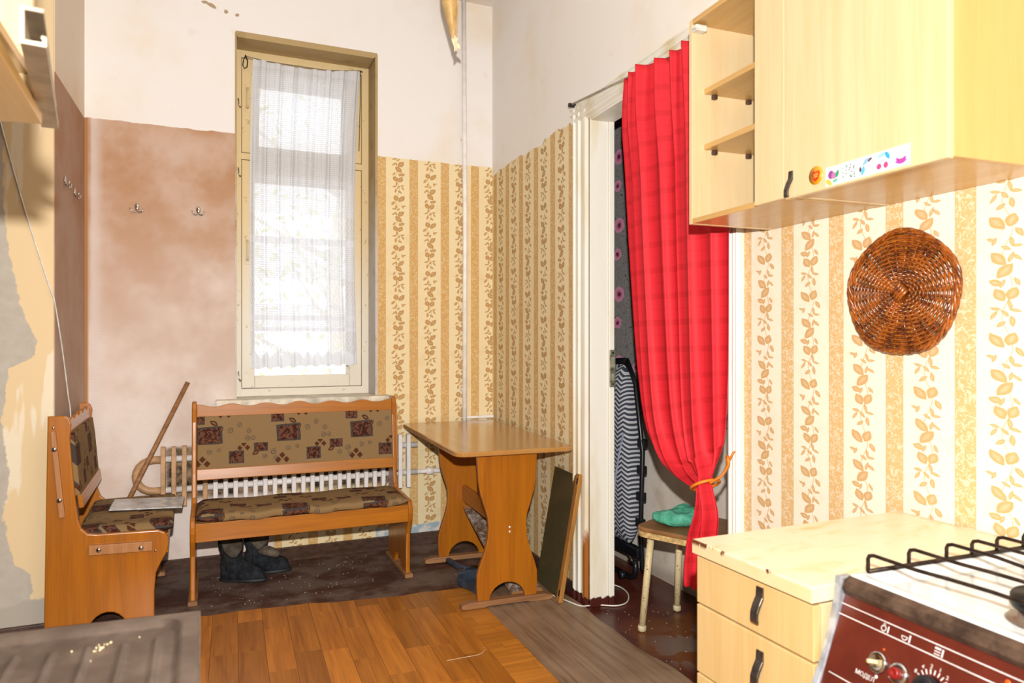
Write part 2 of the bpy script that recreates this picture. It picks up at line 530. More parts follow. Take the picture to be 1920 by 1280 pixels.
# ------------------------------------------------------------------ room shell
def mat_floor():
    t = NT('painted_board_floor')
    p = t.coords()
    x, y, z = t.sep(p)
    n = t.noise(p, 5.0, 5, 0.65)
    n2 = t.noise(t.mapping(p, scale=(4, 22, 1)), 1.0, 4, 0.7)
    kit = t.mix(t.step(n, 0.40, 0.62), '#4a2a1f', '#6e5a4e')
    kit = t.mix(t.m('MULTIPLY', t.step(n2, 0.55, 0.75), 0.55), kit, '#857468')
    kit = t.mix(t.m('MULTIPLY', t.step(t.noise(p, 160.0, 2), 0.68, 0.75), 0.35), kit, '#b8a797')
    hall = t.mix(t.step(n, 0.35, 0.7), '#46190f', '#5c2a1c')
    pud = t.noise(p, 4.5, 3, 0.5, 0.4)
    zone = t.m('SUBTRACT', 1.0, t.step(t.vm('LENGTH', t.vm('MULTIPLY', t.vm('SUBTRACT', p, (1.95, 2.52, 0.0)), (2.6, 2.8, 0.0))), 0.55, 1.0))
    hall = t.mix(t.m('MULTIPLY', t.step(t.m('ADD', pud, t.m('MULTIPLY', zone, 0.25)), 0.55, 0.68), t.m('MULTIPLY', zone, 0.8)), hall, '#6d3a12')
    gz = t.m('SUBTRACT', 1.0, t.step(t.vm('LENGTH', t.vm('MULTIPLY', t.vm('SUBTRACT', p, (1.95, 2.42, 0.0)), (3.0, 3.4, 0.0))), 0.45, 0.95))
    gp = t.step(t.noise(t.mapping(p, (3.1, 1.7, 0)), 8.0, 2, 0.45, 0.5), 0.45, 0.49)
    hall = t.mix(t.m('MULTIPLY', gp, t.m('MULTIPLY', gz, 0.85)), hall, '#6f5d54')
    f = t.step(t.m('ADD', x, t.m('MULTIPLY', n, 0.2)), 1.6, 1.72)
    col = t.mix(f, kit, hall)
    t.bump(t.m('ADD', n2, n), 0.15, 0.006)
    rg = t.m('SUBTRACT', 0.62, t.m('MULTIPLY', f, 0.3))
    return t.fin(col, rg, 0, 0.4)

struct(link('floor', MB().box(-1.45, 2.6, -1.7, 4.9, -0.12, 0), mat_floor()))
PL = NT('plain_plaster')
PLM = PL.fin(plaster_nodes(PL, PL.coords()), 0.85, 0, 0.2)
PG = simple('dull_plaster', '#8c8072', 0.9)
struct(link('ceiling', MB().box(-1.45, 2.6, -1.7, 4.9, 3.52, 3.66), PLM))

# wall with the window: opening x .182-1.01, z .93-3.08
WX0, WX1, WZ0, WZ1 = 0.182, 1.012, 0.93, 3.083
mb = MB()
for x0, x1, z0, z1 in ((-0.95, WX0, 0, 3.52), (WX1, 2.6, 0, 3.52), (WX0, WX1, 0, WZ0), (WX0, WX1, WZ1, 3.52)):
    mb.box(x0, x1, 4.46, 4.98, z0, z1)
struct(link('wall_back', mb, mat_wall_back()))
# brown return wall and the torn cream wall facing the camera
mb = MB().prism([(-0.58, 4.46), (-0.60, 3.735), (-0.85, 3.735), (-0.85, 4.46)], 0, 3.52, 2)
o = struct(link('wall_left', mb, mat_return()))
struct(link('wall_front', MB().box(-1.38, -0.602, 3.72, 3.734, 0, 3.52), mat_cream()))
struct(link('wall_left_side', MB().box(-1.38, -1.25, 1.9, 3.72, 0, 3.52), PG))
struct(link('wall_left_near', MB().box(-1.38, -0.6, -1.6, 1.9, 0, 3.52), PG))
struct(link('wall_behind', MB().box(-1.2, 2.5, -1.7, -1.6, 0, 3.52), PG))
# right wall, in its own slightly skewed frame, with the door opening y .75-1.81
OY0, OY1, OZ = 0.73, 1.81, 2.36
for far in (False, True):
    mb = MB()
    if far:
        mb.box(0, 0.108, OY1, 3.32, 0, 3.52)
        mb.box(0, 0.108, OY0, OY1, OZ, 3.52)
    else:
        mb.box(0, 0.108, -2.9, OY0, 0, 3.52)
    o = struct(link('wall_right_far' if far else 'wall_right', mb, mat_wall_right(far)))
    o.matrix_world = WM

def mat_floral():
    t = NT('hall_wall_papers')
    p = t.coords()
    _, u, v = t.sep(p)
    q = t.comb(t.m('MODULO', t.m('DIVIDE', t.m('ADD', u, 5.06), 1.7), 0.22), t.m('MODULO', t.m('DIVIDE', t.m('ADD', v, 5.0), 1.35), 0.30), 0.0)
    wq = t.vm('ADD', q, t.vm('MULTIPLY', t.node('ShaderNodeTexNoise', {'Vector': p, 'Scale': 40.0}).outputs[1], (0.012, 0.012, 0)))
    fl = [(.05, .06, .034), (.15, .19, .038), (.06, .235, .026), (.165, .045, .022)]
    d = t.union([t.ell(wq, x, y, 0, r, r) for x, y, r in fl])
    pet = t.m('SUBTRACT', 1.0, t.step(d, 0.85, 1.05))
    sw = t.noise(p, 14.0, 1, 0.4, 2.2)
    scroll = t.m('LESS_THAN', t.m('ABSOLUTE', t.m('SUBTRACT', t.m('FRACT', t.m('MULTIPLY', sw, 9.0)), 0.5)), 0.09)
    c = t.mix(t.m('MULTIPLY', scroll, 0.8), t.mix(t.noise(p, 30.0, 3), '#85807d', '#a09a96'), '#3a3635')
    pc = t.mix(t.step(d, 0.1, 0.9), '#bd5c82', '#e39ab6')
    pc = t.mix(t.m('LESS_THAN', d, 0.28), pc, '#5c2f3d')
    c = t.mix(pet, c, pc)
    n = t.noise(p, 4.0, 5, 0.6)
    dado = t.mix(t.step(n, 0.4, 0.75), '#e3d8ca', '#c4b19c')
    dado = t.mix(t.m('MULTIPLY', t.m('SUBTRACT', 1.0, t.step(t.m('ADD', v, t.m('MULTIPLY', n, 0.1)), 0.06, 0.16)), 0.6), dado, '#7d6a58')
    return t.fin(t.mix(t.step(v, 0.86, 0.865), dado, c), 0.6, 0, 0.3)
struct(link('wall_hall', MB().box(2.26, 2.4, 0.4, 4.46, 0, 3.52), mat_floral()))
struct(link('wall_hall_end', MB().box(1.75, 2.4, 0.3, 0.4, 0, 3.52), PLM))
mb = MB()
mb.prism([(4.46, 0), (4.46, 0.045), (4.44, 0.042), (4.425, 0.030), (4.40, 0.026), (4.385, 0.014), (4.33, 0.010), (4.32, 0)], -0.56, 1.79, 0)
struct(link('baseboard_back', mb, M['brown_paint']))
o = struct(link('baseboard_right', MB().box(-0.018, 0, 1.97, 3.22, 0, 0.06, 0.005), M['brown_paint']))
o.matrix_world = WM
struct(link('baseboard_front', MB().box(-1.24, -0.606, 3.70, 3.72, 0, 0.035, 0.005), M['brown_paint']))

# ------------------------------------------------------------------ window
def mat_frame():
    t = NT('peeling_cream_window_paint')
    p = t.coords('Object')
    _, _, z = t.sep(p)
    n = t.noise(p, 22.0, 5, 0.7)
    c = t.mix(t.step(z, 1.2, 2.2), '#e3d9c6', '#dcc290')
    c = t.mix(t.m('MULTIPLY', t.step(n, 0.62, 0.68), 0.7), c, '#a5875a')
    t.bump(n, 0.2, 0.004)
    return t.fin(c, 0.5, 0, 0.35)
def mat_reveal():
    t = NT('window_reveal_dirty_plaster')
    p = t.coords()
    _, _, z = t.sep(p)
    n = t.noise(p, 8.0, 5, 0.65)
    c = t.mix(t.step(t.m('ADD', z, t.m('MULTIPLY', n, 0.8)), 1.9, 2.9), '#cfc6bb', '#b59a6c')
    c = t.mix(t.m('MULTIPLY', t.step(n, 0.5, 0.75), 0.5), c, '#8d7650')
    t.bump(n, 0.2, 0.006)
    return t.fin(c, 0.7, 0, 0.2)
def mat_glass(name, tint=(1, 1, 1, 1), fac=0.08):
    t = NT(name)
    tr = t.node('ShaderNodeBsdfTransparent')
    tr.inputs[0].default_value = tint
    gl = t.node('ShaderNodeBsdfGlossy')
    gl.inputs['Roughness'].default_value = 0.03
    fr = t.node('ShaderNodeFresnel')
    mx = t.node('ShaderNodeMixShader')
    t.link(t.m('MULTIPLY', fr.outputs[0], 1.0), mx.inputs[0])
    t.link(tr.outputs[0], mx.inputs[1])
    t.link(gl.outputs[0], mx.inputs[2])
    t.link(mx.outputs[0], t.out.inputs[0])
    return t.mat
M['frame'] = mat_frame()
M['glass'] = mat_glass('clear_glass')
win = sroot('window_1')
mb = MB()
mb.prism([(WX0, WZ1), (WX1, WZ1), (WX1 - 0.02, WZ1 - 0.035), (WX0 + 0.01, WZ1 - 0.035)], 4.455, 4.66, 1)
mb.box(WX1 - 0.012, WX1 + 0.004, 4.457, 4.66, WZ0, WZ1 - 0.01)
mb.box(WX0 - 0.004, WX0 + 0.006, 4.457, 4.66, WZ0, WZ1 - 0.01)
link('window_reveal', mb, mat_reveal(), win)
FX0, FX1 = WX0 + 0.006, WX1 - 0.012
mb = MB()
for a in ((FX0, FX0 + 0.034, 0.935, 3.05), (FX1 - 0.045, FX1, 0.935, 3.05)):
    mb.box(a[0], a[1], 4.645, 4.73, a[2], a[3], 0.004)
mb.box(FX0 + 0.03, FX1 - 0.04, 4.6465, 4.729, 3.005, 3.05, 0.004)
mb.box(FX0 + 0.03, FX1 - 0.04, 4.6465, 4.729, 0.935, 0.985, 0.004)
mb.box(FX0 + 0.03, FX1 - 0.04, 4.65, 4.729, 2.385, 2.425, 0.004)
link('window_frame', mb, M['frame'], win)
def casement(name, x0, x1, z0, z1, y0, sl, sr, rt, rb):
    m_ = MB()
    m_.box(x0, x0 + sl, y0, y0 + 0.042, z0, z1, 0.005)
    m_.box(x1 - sr, x1, y0, y0 + 0.042, z0, z1, 0.005)
    m_.box(x0 + sl, x1 - sr, y0 + 0.002, y0 + 0.04, z1 - rt, z1, 0.004)
    m_.box(x0 + sl, x1 - sr, y0 + 0.002, y0 + 0.04, z0, z0 + rb, 0.004)
    c_ = link(name, m_, M['frame'], win)
    link('pane', MB().box(x0 + sl - 0.004, x1 - sr + 0.004, y0 + 0.018, y0 + 0.022, z0 + rb - 0.004, z1 - rt + 0.004), M['glass'], c_)
    return c_
c1 = casement('upper_sash', FX0 + 0.036, FX1 - 0.047, 2.428, 3.002, 4.652, 0.10, 0.11, 0.10, 0.045)
c2 = casement('lower_sash', FX0 + 0.036, FX1 - 0.047, 0.988, 2.382, 4.652, 0.075, 0.075, 0.10, 0.075)
casement('outer_sash', FX0 + 0.03, FX1 - 0.04, 2.43, 3.0, 4.84, 0.10, 0.10, 0.10, 0.05)
casement('outer_sash', FX0 + 0.03, FX1 - 0.04, 0.98, 2.39, 4.84, 0.07, 0.07, 0.10, 0.07)
for par, z in ((c1, 2.76), (c2, 1.83)):
    m_ = MB()
    m_.tube([(0.258, 4.652, z + 0.06), (0.258, 4.63, z + 0.055), (0.258, 4.622, z + 0.03), (0.258, 4.622, z - 0.03), (0.258, 4.63, z - 0.055), (0.258, 4.652, z - 0.06)], 0.007, 8)
    m_.box(0.246, 0.27, 4.648, 4.653, z + 0.045, z + 0.085, 0.002).box(0.246, 0.27, 4.648, 4.653, z - 0.085, z - 0.045, 0.002)
    link('handle', m_, M['frame'], par)
for z in (2.72, 2.30, 1.06):
    m_ = MB().tube([(0.205, 4.645, z + 0.03), (0.205, 4.632, z + 0.02), (0.207, 4.63, z - 0.01), (0.215, 4.632, z - 0.028), (0.22, 4.64, z - 0.02)], 0.004, 6)
    link('hook_latch', m_, M['steel'], win)
mb = MB()
mb.prism([(0.075, 4.35), (1.085, 4.345), (1.085, 4.46), (WX1 - 0.01, 4.46), (WX1 - 0.01, 4.66), (WX0, 4.66), (WX0, 4.46), (0.075, 4.46)], 0.905, 0.94, 2, 0.006)
link('window_sill', mb, simple('sill_paint', '#dccfb8', 0.5, var=0.12, scale=12), win)

# net curtain
def mat_net():
    t = NT('white_net_lace')
    uv = t.coords('UV')
    u, v, _ = t.sep(uv)            # metres along the cloth / height
    g = t.m('MAXIMUM', t.m('SINE', t.m('MULTIPLY', u, 2 * PI / 0.011)), t.m('SINE', t.m('MULTIPLY', v, 2 * PI / 0.013)))
    net = t.step(g, 0.35, 0.9)
    du = t.m('ABSOLUTE', t.m('SUBTRACT', t.m('FRACT', t.m('DIVIDE', u, 0.026)), 0.5))
    dv = t.m('ABSOLUTE', t.m('SUBTRACT', t.m('FRACT', t.m('DIVIDE', v, 0.045)), 0.5))
    dia = t.step(t.m('ABSOLUTE', t.m('SUBTRACT', t.m('ADD', du, dv), 0.5)), 0.10, 0.02)
    sc = t.m('MULTIPLY', t.m('ABSOLUTE', t.m('SINE', t.m('MULTIPLY', u, PI / 0.1))), 0.045)
    def band(a, b):
        return t.m('MULTIPLY', t.step(v, a, a + 0.004), t.m('SUBTRACT', 1.0, t.step(v, b - 0.004, b)))
    lace = t.m('MAXIMUM', band(1.19, 1.335), t.m('MAXIMUM', band(1.92, 2.06), band(1.50, 1.66)))
    solid = t.m('MAXIMUM', t.m('MAXIMUM', band(1.335, 1.365), band(1.40, 1.44)), t.m('MAXIMUM', t.m('SUBTRACT', 1.0, t.step(t.m('SUBTRACT', v, sc), 1.165, 1.17)), band(1.875, 1.92)))
    solid = t.m('MAXIMUM', solid, t.step(v, 2.93, 2.95))
    f = t.mix(lace, t.m('ADD', 0.76, t.m('MULTIPLY', net, 0.20)), t.m('ADD', 0.70, t.m('MULTIPLY', dia, 0.28)))
    f = t.m('MAXIMUM', f, t.m('MULTIPLY', solid, 0.96))
    tr = t.node('ShaderNodeBsdfTransparent')
    df = t.node('ShaderNodeBsdfDiffuse')
    df.inputs[0].default_value = srgb('#eff1f6')
    tl = t.node('ShaderNodeBsdfTranslucent')
    tl.inputs[0].default_value = srgb('#eff1f6')
    m1 = t.node('ShaderNodeMixShader', [0.3, df.outputs[0], tl.outputs[0]])
    m2 = t.node('ShaderNodeMixShader', [f, tr.outputs[0], m1.outputs[0]])
    t.link(m2.outputs[0], t.out.inputs[0])
    return t.mat
def net_pt(u, v):
    # v 0 bottom .. 1 top
    top = 2.99 - 0.028 * math.sin(PI * min(1, u * 1.0)) + 0.02 * u
    bot = 1.108 + 0.02 * u + 0.006 * math.sin(u * 60)
    z = bot + (top - bot) * v
    x0 = 0.268 - 0.006 * math.sin(v * 3) + 0.012 * v ** 6
    x1 = 0.922 - 0.018 * math.sin(v * PI) + 0.018 * v ** 4
    ph = u * 2 * PI
    f = 0.010 * math.sin(ph * 8.5 + 0.6 * math.sin(v * 4)) + 0.006 * math.sin(ph * 15.3 + 1.3) + 0.003 * math.sin(ph * 41) * v ** 5
    s_ = u + 0.010 * math.sin(ph * 8.5 + 1.2)
    y = 4.608 + f * (0.75 + 0.25 * v) - 0.010 * v ** 8
    return (x0 + (x1 - x0) * s_, y, z)
net = link('net_curtain', MB().grid(net_pt, 150, 60, lambda a, b: (a * 1.05, net_pt(a, b)[2])), mat_net())
tag(net, 'white sheer net curtain with lace bands hanging on a string over the window', 'curtain')
mb = MB().tube([(0.245, 4.61, 3.0)] + [(0.268 + 0.665 * i / 12, 4.598, 2.994 - 0.026 * math.sin(PI * i / 12) + 0.018 * i / 12) for i in range(13)] + [(0.94, 4.62, 3.014)], 0.002, 5)
cs = thing('curtain_string', 'sagging string with wire loop holding the white net curtain', 'string')
link('string', mb, simple('grey_string', '#8b8378', 0.7), cs)
mb = MB().tube([(0.245, 4.648, 3.015), (0.245, 4.625, 3.012), (0.246, 4.61, 3.0), (0.256, 4.61, 2.97), (0.252, 4.61, 2.935), (0.238, 4.61, 2.925), (0.228, 4.61, 2.945), (0.235, 4.61, 2.985), (0.245, 4.61, 3.0)], 0.0035, 6)
link('wire_loop', mb, M['iron'], cs)
mb = MB().tube([(0.94, 4.648, 3.016), (0.94, 4.615, 3.016), (0.95, 4.61, 3.008)], 0.004, 6)
mb.tube([(0.94, 4.62, 3.014), (0.938, 4.618, 2.8), (0.93, 4.618, 2.5)], 0.0025, 5)
link('wire_end', mb, M['iron'], cs)

# pale tree outside, only hinted through the lace
tr = thing('tree', 'pale sunlit tree outside behind the net curtain', 'tree', (1.6, 9.5, -2.0))
mb = MB()
mb.tube([(0, 0, 0), (0.1, 0, 2), (0.0, 0.1, 4.2), (0.2, 0, 6)], [0.18, 0.15, 0.1, 0.04], 8)
rr = random.Random(3)
tips = []
for k in range(14):
    z = 1.6 + k * 0.3
    a = k * 2.4
    e = (math.cos(a) * 1.6, math.sin(a) * 1.0, z + 0.9)
    mb.tube([(0.05, 0.05, z), (math.cos(a) * 0.7, math.sin(a) * 0.5, z + 0.35), e], [0.05, 0.03, 0.012], 6)
    tips.append(Vector(e))
link('trunk', mb, simple('pale_bark', '#e2dccf', 0.9), tr)
mb = MB()
for e in tips:
    for k in range(60):
        c = e + Vector((rr.gauss(0, .45), rr.gauss(0, .35), rr.gauss(-.1, .35)))
        d = Vector((rr.uniform(-1, 1), rr.uniform(-1, 1), rr.uniform(-1, 1))).normalized()
        s_ = d.orthogonal().normalized() * 0.04
        d *= 0.07
        mb.bm.faces.new([mb.bm.verts.new(c + q) for q in (-d, s_, d, -s_)])
lv = link('leaves', mb, simple('pale_green_leaf', '#d3dba0', 0.6), tr)
lv['kind'] = 'stuff'

# ------------------------------------------------------------------ door opening
def mat_door_paint():
    t = NT('door_paint_peeling')
    p = t.coords()
    x, y, z = t.sep(p)
    n = t.noise(t.mapping(p, scale=(30, 30, 9)), 1.0, 5, 0.7)
    c = t.mix(t.step(t.noise(t.mapping(p, scale=(6, 6, 1.2)), 1.0, 4), 0.45, 0.75), '#f5f0e2', '#e2d2ab')
    bare = t.m('MULTIPLY', t.m('SUBTRACT', 1.0, t.step(t.m('ADD', z, t.m('MULTIPLY', n, 0.25)), 0.42, 0.50)),
               t.m('MULTIPLY', t.step(t.m('ADD', y, t.m('MULTIPLY', n, 0.03)), 1.815, 1.82), t.m('SUBTRACT', 1.0, t.step(t.m('ADD', y, t.m('MULTIPLY', n, 0.03)), 1.862, 1.87))))
    c = t.mix(bare, c, '#a8672a')
    c = t.mix(t.m('SUBTRACT', 1.0, t.step(t.m('ADD', z, t.m('MULTIPLY', n, 0.07)), 0.075, 0.082)), c, '#4c1f19')
    t.bump(n, 0.1, 0.003)
    return t.fin(c, 0.42, 0, 0.4)
M['door'] = mat_door_paint()
door = sroot('door_1', WO, RZ)
# moulded casing profile (distance across the casing, thickness)
cw = [(0, 0.001), (0, 0.018), (0.012, 0.030), (0.022, 0.030), (0.030, 0.022), (0.045, 0.022), (0.055, 0.028), (0.070, 0.028), (0.078, 0.018), (0.10, 0.018), (0.115, 0.026), (0.135, 0.024), (0.150, 0.012), (0.165, 0.012), (0.165, 0.001)]
mb = MB().prism([(-tk, 1.963 - a) for a, tk in cw], 0.0, 2.43, 2)
link('door_casing', mb, M['door'], door)
cwr = [(a * 0.42, tk) for a, tk in cw]
mb = MB().prism([(-tk, 0.682 + a) for a, tk in cwr], 0.0, 2.43, 2)
link('door_casing', mb, M['door'], door)
mb = MB().prism([(-tk - 0.004, 2.445 - a * 0.6) for a, tk in cw], 0.67, 1.975, 1)
link('door_casing', mb, M['door'], door)
mb = MB().box(-0.012, 0.0855, 1.79, 1.812, 0, 2.36, 0.003).box(0.086, 0.114, 1.782, 1.812, 0, 2.36, 0.003)
link('door_lining', mb, M['door'], door)
mb = MB().box(-0.012, 0.112, 0.728, 0.75, 0, 2.36, 0.003)
link('door_lining', mb, M['door'], door)
mb = MB().box(-0.012, 0.112, 0.75, 1.79, 2.335, 2.362, 0.003)
link('door_lining', mb, M['door'], door)
mb = MB().box(0.086, 0.117, 1.776, 1.783, 1.055, 1.235, 0.002)
sp = link('strike_plate', mb, simple('greenish_steel_plate', '#8d8c74', 0.5, 0.6, 0.15, 40), door)
sp['label'] = 'dull steel strike plate'
link('latch_hole', MB().box(0.093, 0.110, 1.7745, 1.777, 1.15, 1.20).box(0.095, 0.108, 1.7745, 1.777, 1.085, 1.12), simple('lock_hole_pale', '#c9c2ad', 0.4, 0.5), sp)
link('screw', MB().box(0.098, 0.106, 1.7735, 1.777, 1.216, 1.224, 0.001).box(0.098, 0.106, 1.7735, 1.777, 1.066, 1.074, 0.001), M['iron'], sp)

# curtain rod and red curtain
rod = thing('curtain_rod', 'thin bare wire rod above the doorway carrying the red curtain', 'curtain rod', WO, RZ)
link('rod', MB().tube([(-0.055, 1.925, 2.442), (-0.055, 1.4, 2.389), (-0.055, 0.60, 2.309)], 0.005, 8), M['steel'], rod)
link('end_bracket', MB().box(-0.065, -0.026, 1.918, 1.932, 2.432, 2.452, 0.003), M['black_metal'], rod)
link('end_bracket', MB().box(-0.065, -0.018, 0.60, 0.612, 2.30, 2.318, 0.003), M['black_metal'], rod)

def mat_red():
    t = NT('red_check_cloth')
    uv = t.coords('UV')
    u, v, _ = t.sep(uv)
    def bands(x, per):
        f = t.m('FRACT', t.m('DIVIDE', x, per))
        a = t.m('LESS_THAN', f, 0.22)
        b = t.m('LESS_THAN', t.m('ABSOLUTE', t.m('SUBTRACT', f, 0.60)), 0.02)
        return t.m('MAXIMUM', a, t.m('MULTIPLY', b, 0.6))
    a, b = bands(u, 0.115), bands(v, 0.10)
    k = t.m('ADD', t.m('MULTIPLY', a, 0.5), t.m('MULTIPLY', b, 0.5))
    col = t.mix(t.m('MULTIPLY', k, 0.9), '#ea2836', '#cc1a26')
    th = t.noise(t.mapping(uv, scale=(900, 300, 1)), 1.0, 1)
    col = t.mix(t.m('MULTIPLY', th, 0.15), col, '#f45656')
    t.fin(col, 0.6, 0, 0.3)
    tl = t.node('ShaderNodeBsdfTranslucent')
    t.put(tl.inputs[0], col)
    mx = t.node('ShaderNodeMixShader', [0.2, t.bsdf.outputs[0], tl.outputs[0]])
    t.link(mx.outputs[0], t.out.inputs[0])
    return t.mat
M['red'] = mat_red()
RL = [(1.365, 2.385), (1.378, 2.2), (1.347, 1.968), (1.321, 1.697), (1.287, 1.363), (1.268, 1.167), (1.232, .974), (1.178, .873), (1.105, .815), (1.0, .775), (.88, .757), (.806, .762),
      (.826, .679), (.872, .593), (.905, .48), (.915, .41)]
RR = [(.70, 2.325), (.68, 2.15), (.676, 1.95), (.676, 1.68), (.678, 1.36), (.684, 1.20), (.694, 1.08), (.703, 1.0), (.71, .945), (.72, .90), (.733, .86), (.744, .80),
      (.703, .706), (.700, .634), (.700, .52), (.700, .42)]
def curve(P, t_):
    n = len(P) - 1
    f = min(t_ * n, n - 1e-6)
    i = int(f)
    f -= i
    p0, p1, p2, p3 = P[max(0, i - 1)], P[i], P[i + 1], P[min(n, i + 2)]
    return tuple(0.5 * (2 * b + (c - a) * f + (2 * a - 5 * b + 4 * c - d) * f * f + (3 * b - a - 3 * c + d) * f ** 3) for a, b, c, d in zip(p0, p1, p2, p3))
def red_pt(s_, t_):
    a, b = curve(RL, t_), curve(RR, t_)
    w = abs(a[0] - b[0])
    g = min(1.0, w / 0.6)                       # 1 where the cloth hangs wide, small at the tie
    tt = t_ * 15
    top = max(0.0, 1 - tt / 2.2)
    fold = (0.012 + 0.014 * top) * math.sin(s_ * 2 * PI * 6.5 + 0.5 * tt * 0.15) + 0.016 * math.sin(s_ * 2 * PI * 2.2 + 0.8 + 0.12 * tt) + 0.008 * top * math.sin(s_ * 2 * PI * 17)
    if g < 0.6:
        fold = fold * (0.5 + 0.5 * g) + 0.010 * math.sin(s_ * 2 * PI * 4)
    sag = -0.03 * math.sin(PI * s_) * max(0.0, 1 - abs(tt - 8.0) / 3.0)
    bow = -0.035 * (1 - g) * math.sin(PI * s_)
    y = a[0] + (b[0] - a[0]) * s_ + 0.012 * math.sin(s_ * 2 * PI * 6.5 + 1.4) * g
    z = a[1] + (b[1] - a[1]) * s_ + sag
    x = -0.075 - 0.01 * math.sin(tt * 0.6) + fold + bow
    return (min(x, -0.038), y, z)
LEN = [0.0]
for i in range(1, 91):
    p, q = curve(RL, (i - 1) / 90), curve(RL, i / 90)
    p2, q2 = curve(RR, (i - 1) / 90), curve(RR, i / 90)
    LEN.append(LEN[-1] + 0.5 * (math.dist(p, q) + math.dist(p2, q2)))
red = thing('door_curtain', 'red check woven curtain over the doorway, gathered with an orange tie', 'curtain', WO, RZ)
link('curtain_cloth', MB().grid(red_pt, 110, 90, lambda a, b: (a * 0.95, LEN[round(b * 90)])), M['red'], red, solid=0.0015)
mb = MB()
mb.tube([(-0.088 + 0.050 * math.cos(a), 0.776 + 0.040 * math.sin(a), 0.786 - 0.024 * math.sin(a)) for a in [2 * PI * k / 24 for k in range(24)]], 0.0055, 6, closed=True)
mb.tube([(-0.10, 0.735, 0.80), (-0.06, 0.722, 0.825), (-0.045, 0.708, 0.862), (-0.05, 0.70, 0.875), (-0.045, 0.712, 0.892), (-0.04, 0.725, 0.885), (-0.045, 0.714, 0.868), (-0.03, 0.70, 0.905), (-0.012, 0.70, 0.91)], [0.005, 0.005, 0.006, 0.006, 0.005, 0.005, 0.005, 0.004, 0.003], 6)
tb = link('tie_ribbon', mb, simple('orange_ribbon', '#e8811c', 0.5), red)
tb['label'] = 'orange tie ribbon'

# ------------------------------------------------------------------ floor coverings
lino = thing('linoleum_sheet', 'orange parquet-patterned linoleum sheet beside the grey-brown vinyl strip', 'flooring', (0, 0, 0), 0)
LM = Matrix.Rotation(-0.036, 4, 'Z')
M['plank'] = wood('orange_parquet_print', '#c47a2a', '#8a4c14', 1, 0.34, 0.9, rand=0.27)
M['plank_x'] = wood('orange_parquet_print_across', '#c8802f', '#96581b', 0, 0.34, 0.9, rand=0.14)
def sheet_edge(x):
    return 3.612 - 0.08 * x + 0.012 * math.sin(x * 7) + 0.008 * math.sin(x * 23)
mb = MB().grid(lambda a, b: (-0.52 + a * 1.70, 1.5 + b * (sheet_edge(-0.52 + a * 1.70) - 1.5), 0.0015), 30, 2)
bk = link('backing', mb, simple('linoleum_backing', '#4d2a12', 0.6), lino)
bk.matrix_local = LM
rr = random.Random(11)
def plank(x0, x1, y0, y1, mat):
    e0, e1 = min(y1, sheet_edge(x0) - 0.003), min(y1, sheet_edge(x1) - 0.003)
    if min(e0, e1) - y0 < 0.02:
        return
    g = 0.0007
    m_ = MB().prism([(x0 + g, y0 + g), (x1 - g, y0 + g), (x1 - g, e1 - g), (x0 + g, e0 - g)], 0.0015, 0.003 + rr.uniform(0, .0004), 2)
    o = link('plank', m_, mat, lino)
    o.matrix_local = LM
for i in range(14):
    x0 = -0.51 + i * 0.107
    y = 3.56 - rr.choice((0.10, 0.22, 0.34))
    ys = [3.9, y]
    while ys[-1] > 1.7:
        ys.append(ys[-1] - rr.choice((0.42, 0.44, 0.33)))
    for a, b in zip(ys, ys[1:]):
        plank(x0, x0 + 0.107, b, a, M['plank'])
y = 3.56
k = 0
while y > 1.6:
    w_ = 0.103
    cut = (1.06, None, 1.12, None, 1.03, 1.09, None)[k % 7]
    for a, b in ((0.988, cut or 1.175), (cut, 1.175)):
        if a:
            plank(a, b, y - w_, y, M['plank_x'])
    y -= w_
    k += 1

link('lifted_edge', MB().tube(smooth([(0.896, 2.713, 0.006), (0.968, 2.713, 0.006), (1.037, 2.715, 0.006), (1.072, 2.749, 0.006), (1.075, 2.776, 0.006)]), 0.0016, 5), simple('pale_lino_edge', '#d9b48a', 0.5), lino)

def mat_vinyl():
    t = NT('grey_brown_vinyl_print')
    p = t.coords()
    x, y, z = t.sep(p)
    g = t.noise(t.mapping(p, scale=(34, 2.2, 1)), 1.0, 5, 0.65, 0.5)
    g2 = t.noise(p, 2.5, 3)
    c = t.mix(t.step(g, 0.3, 0.75), '#94775c', '#6f543e')
    c = t.mix(t.m('MULTIPLY', t.step(g2, 0.45, 0.7), 0.4), c, '#a88e75')
    ln = t.m('ABSOLUTE', t.m('SUBTRACT', t.m('FRACT', t.m('DIVIDE', t.m('SUBTRACT', x, t.m('MULTIPLY', y, 0.03)), 0.135)), 0.5))
    c = t.mix(t.m('MULTIPLY', t.m('GREATER_THAN', ln, 0.488), 0.6), c, '#4f3a2a')
    return t.fin(c, 0.42, 0, 0.4)
vin = thing('vinyl_strip', 'grey-brown wood-print vinyl strip with wavy edge lying between linoleum and stool', 'flooring')
VM = mat_vinyl()
def vin_edge(y):
    return 1.672 + 0.010 * math.sin(y * 6.5) + 0.006 * math.sin(y * 17)
vw = [0, 0.135, 0.30, 0.43]
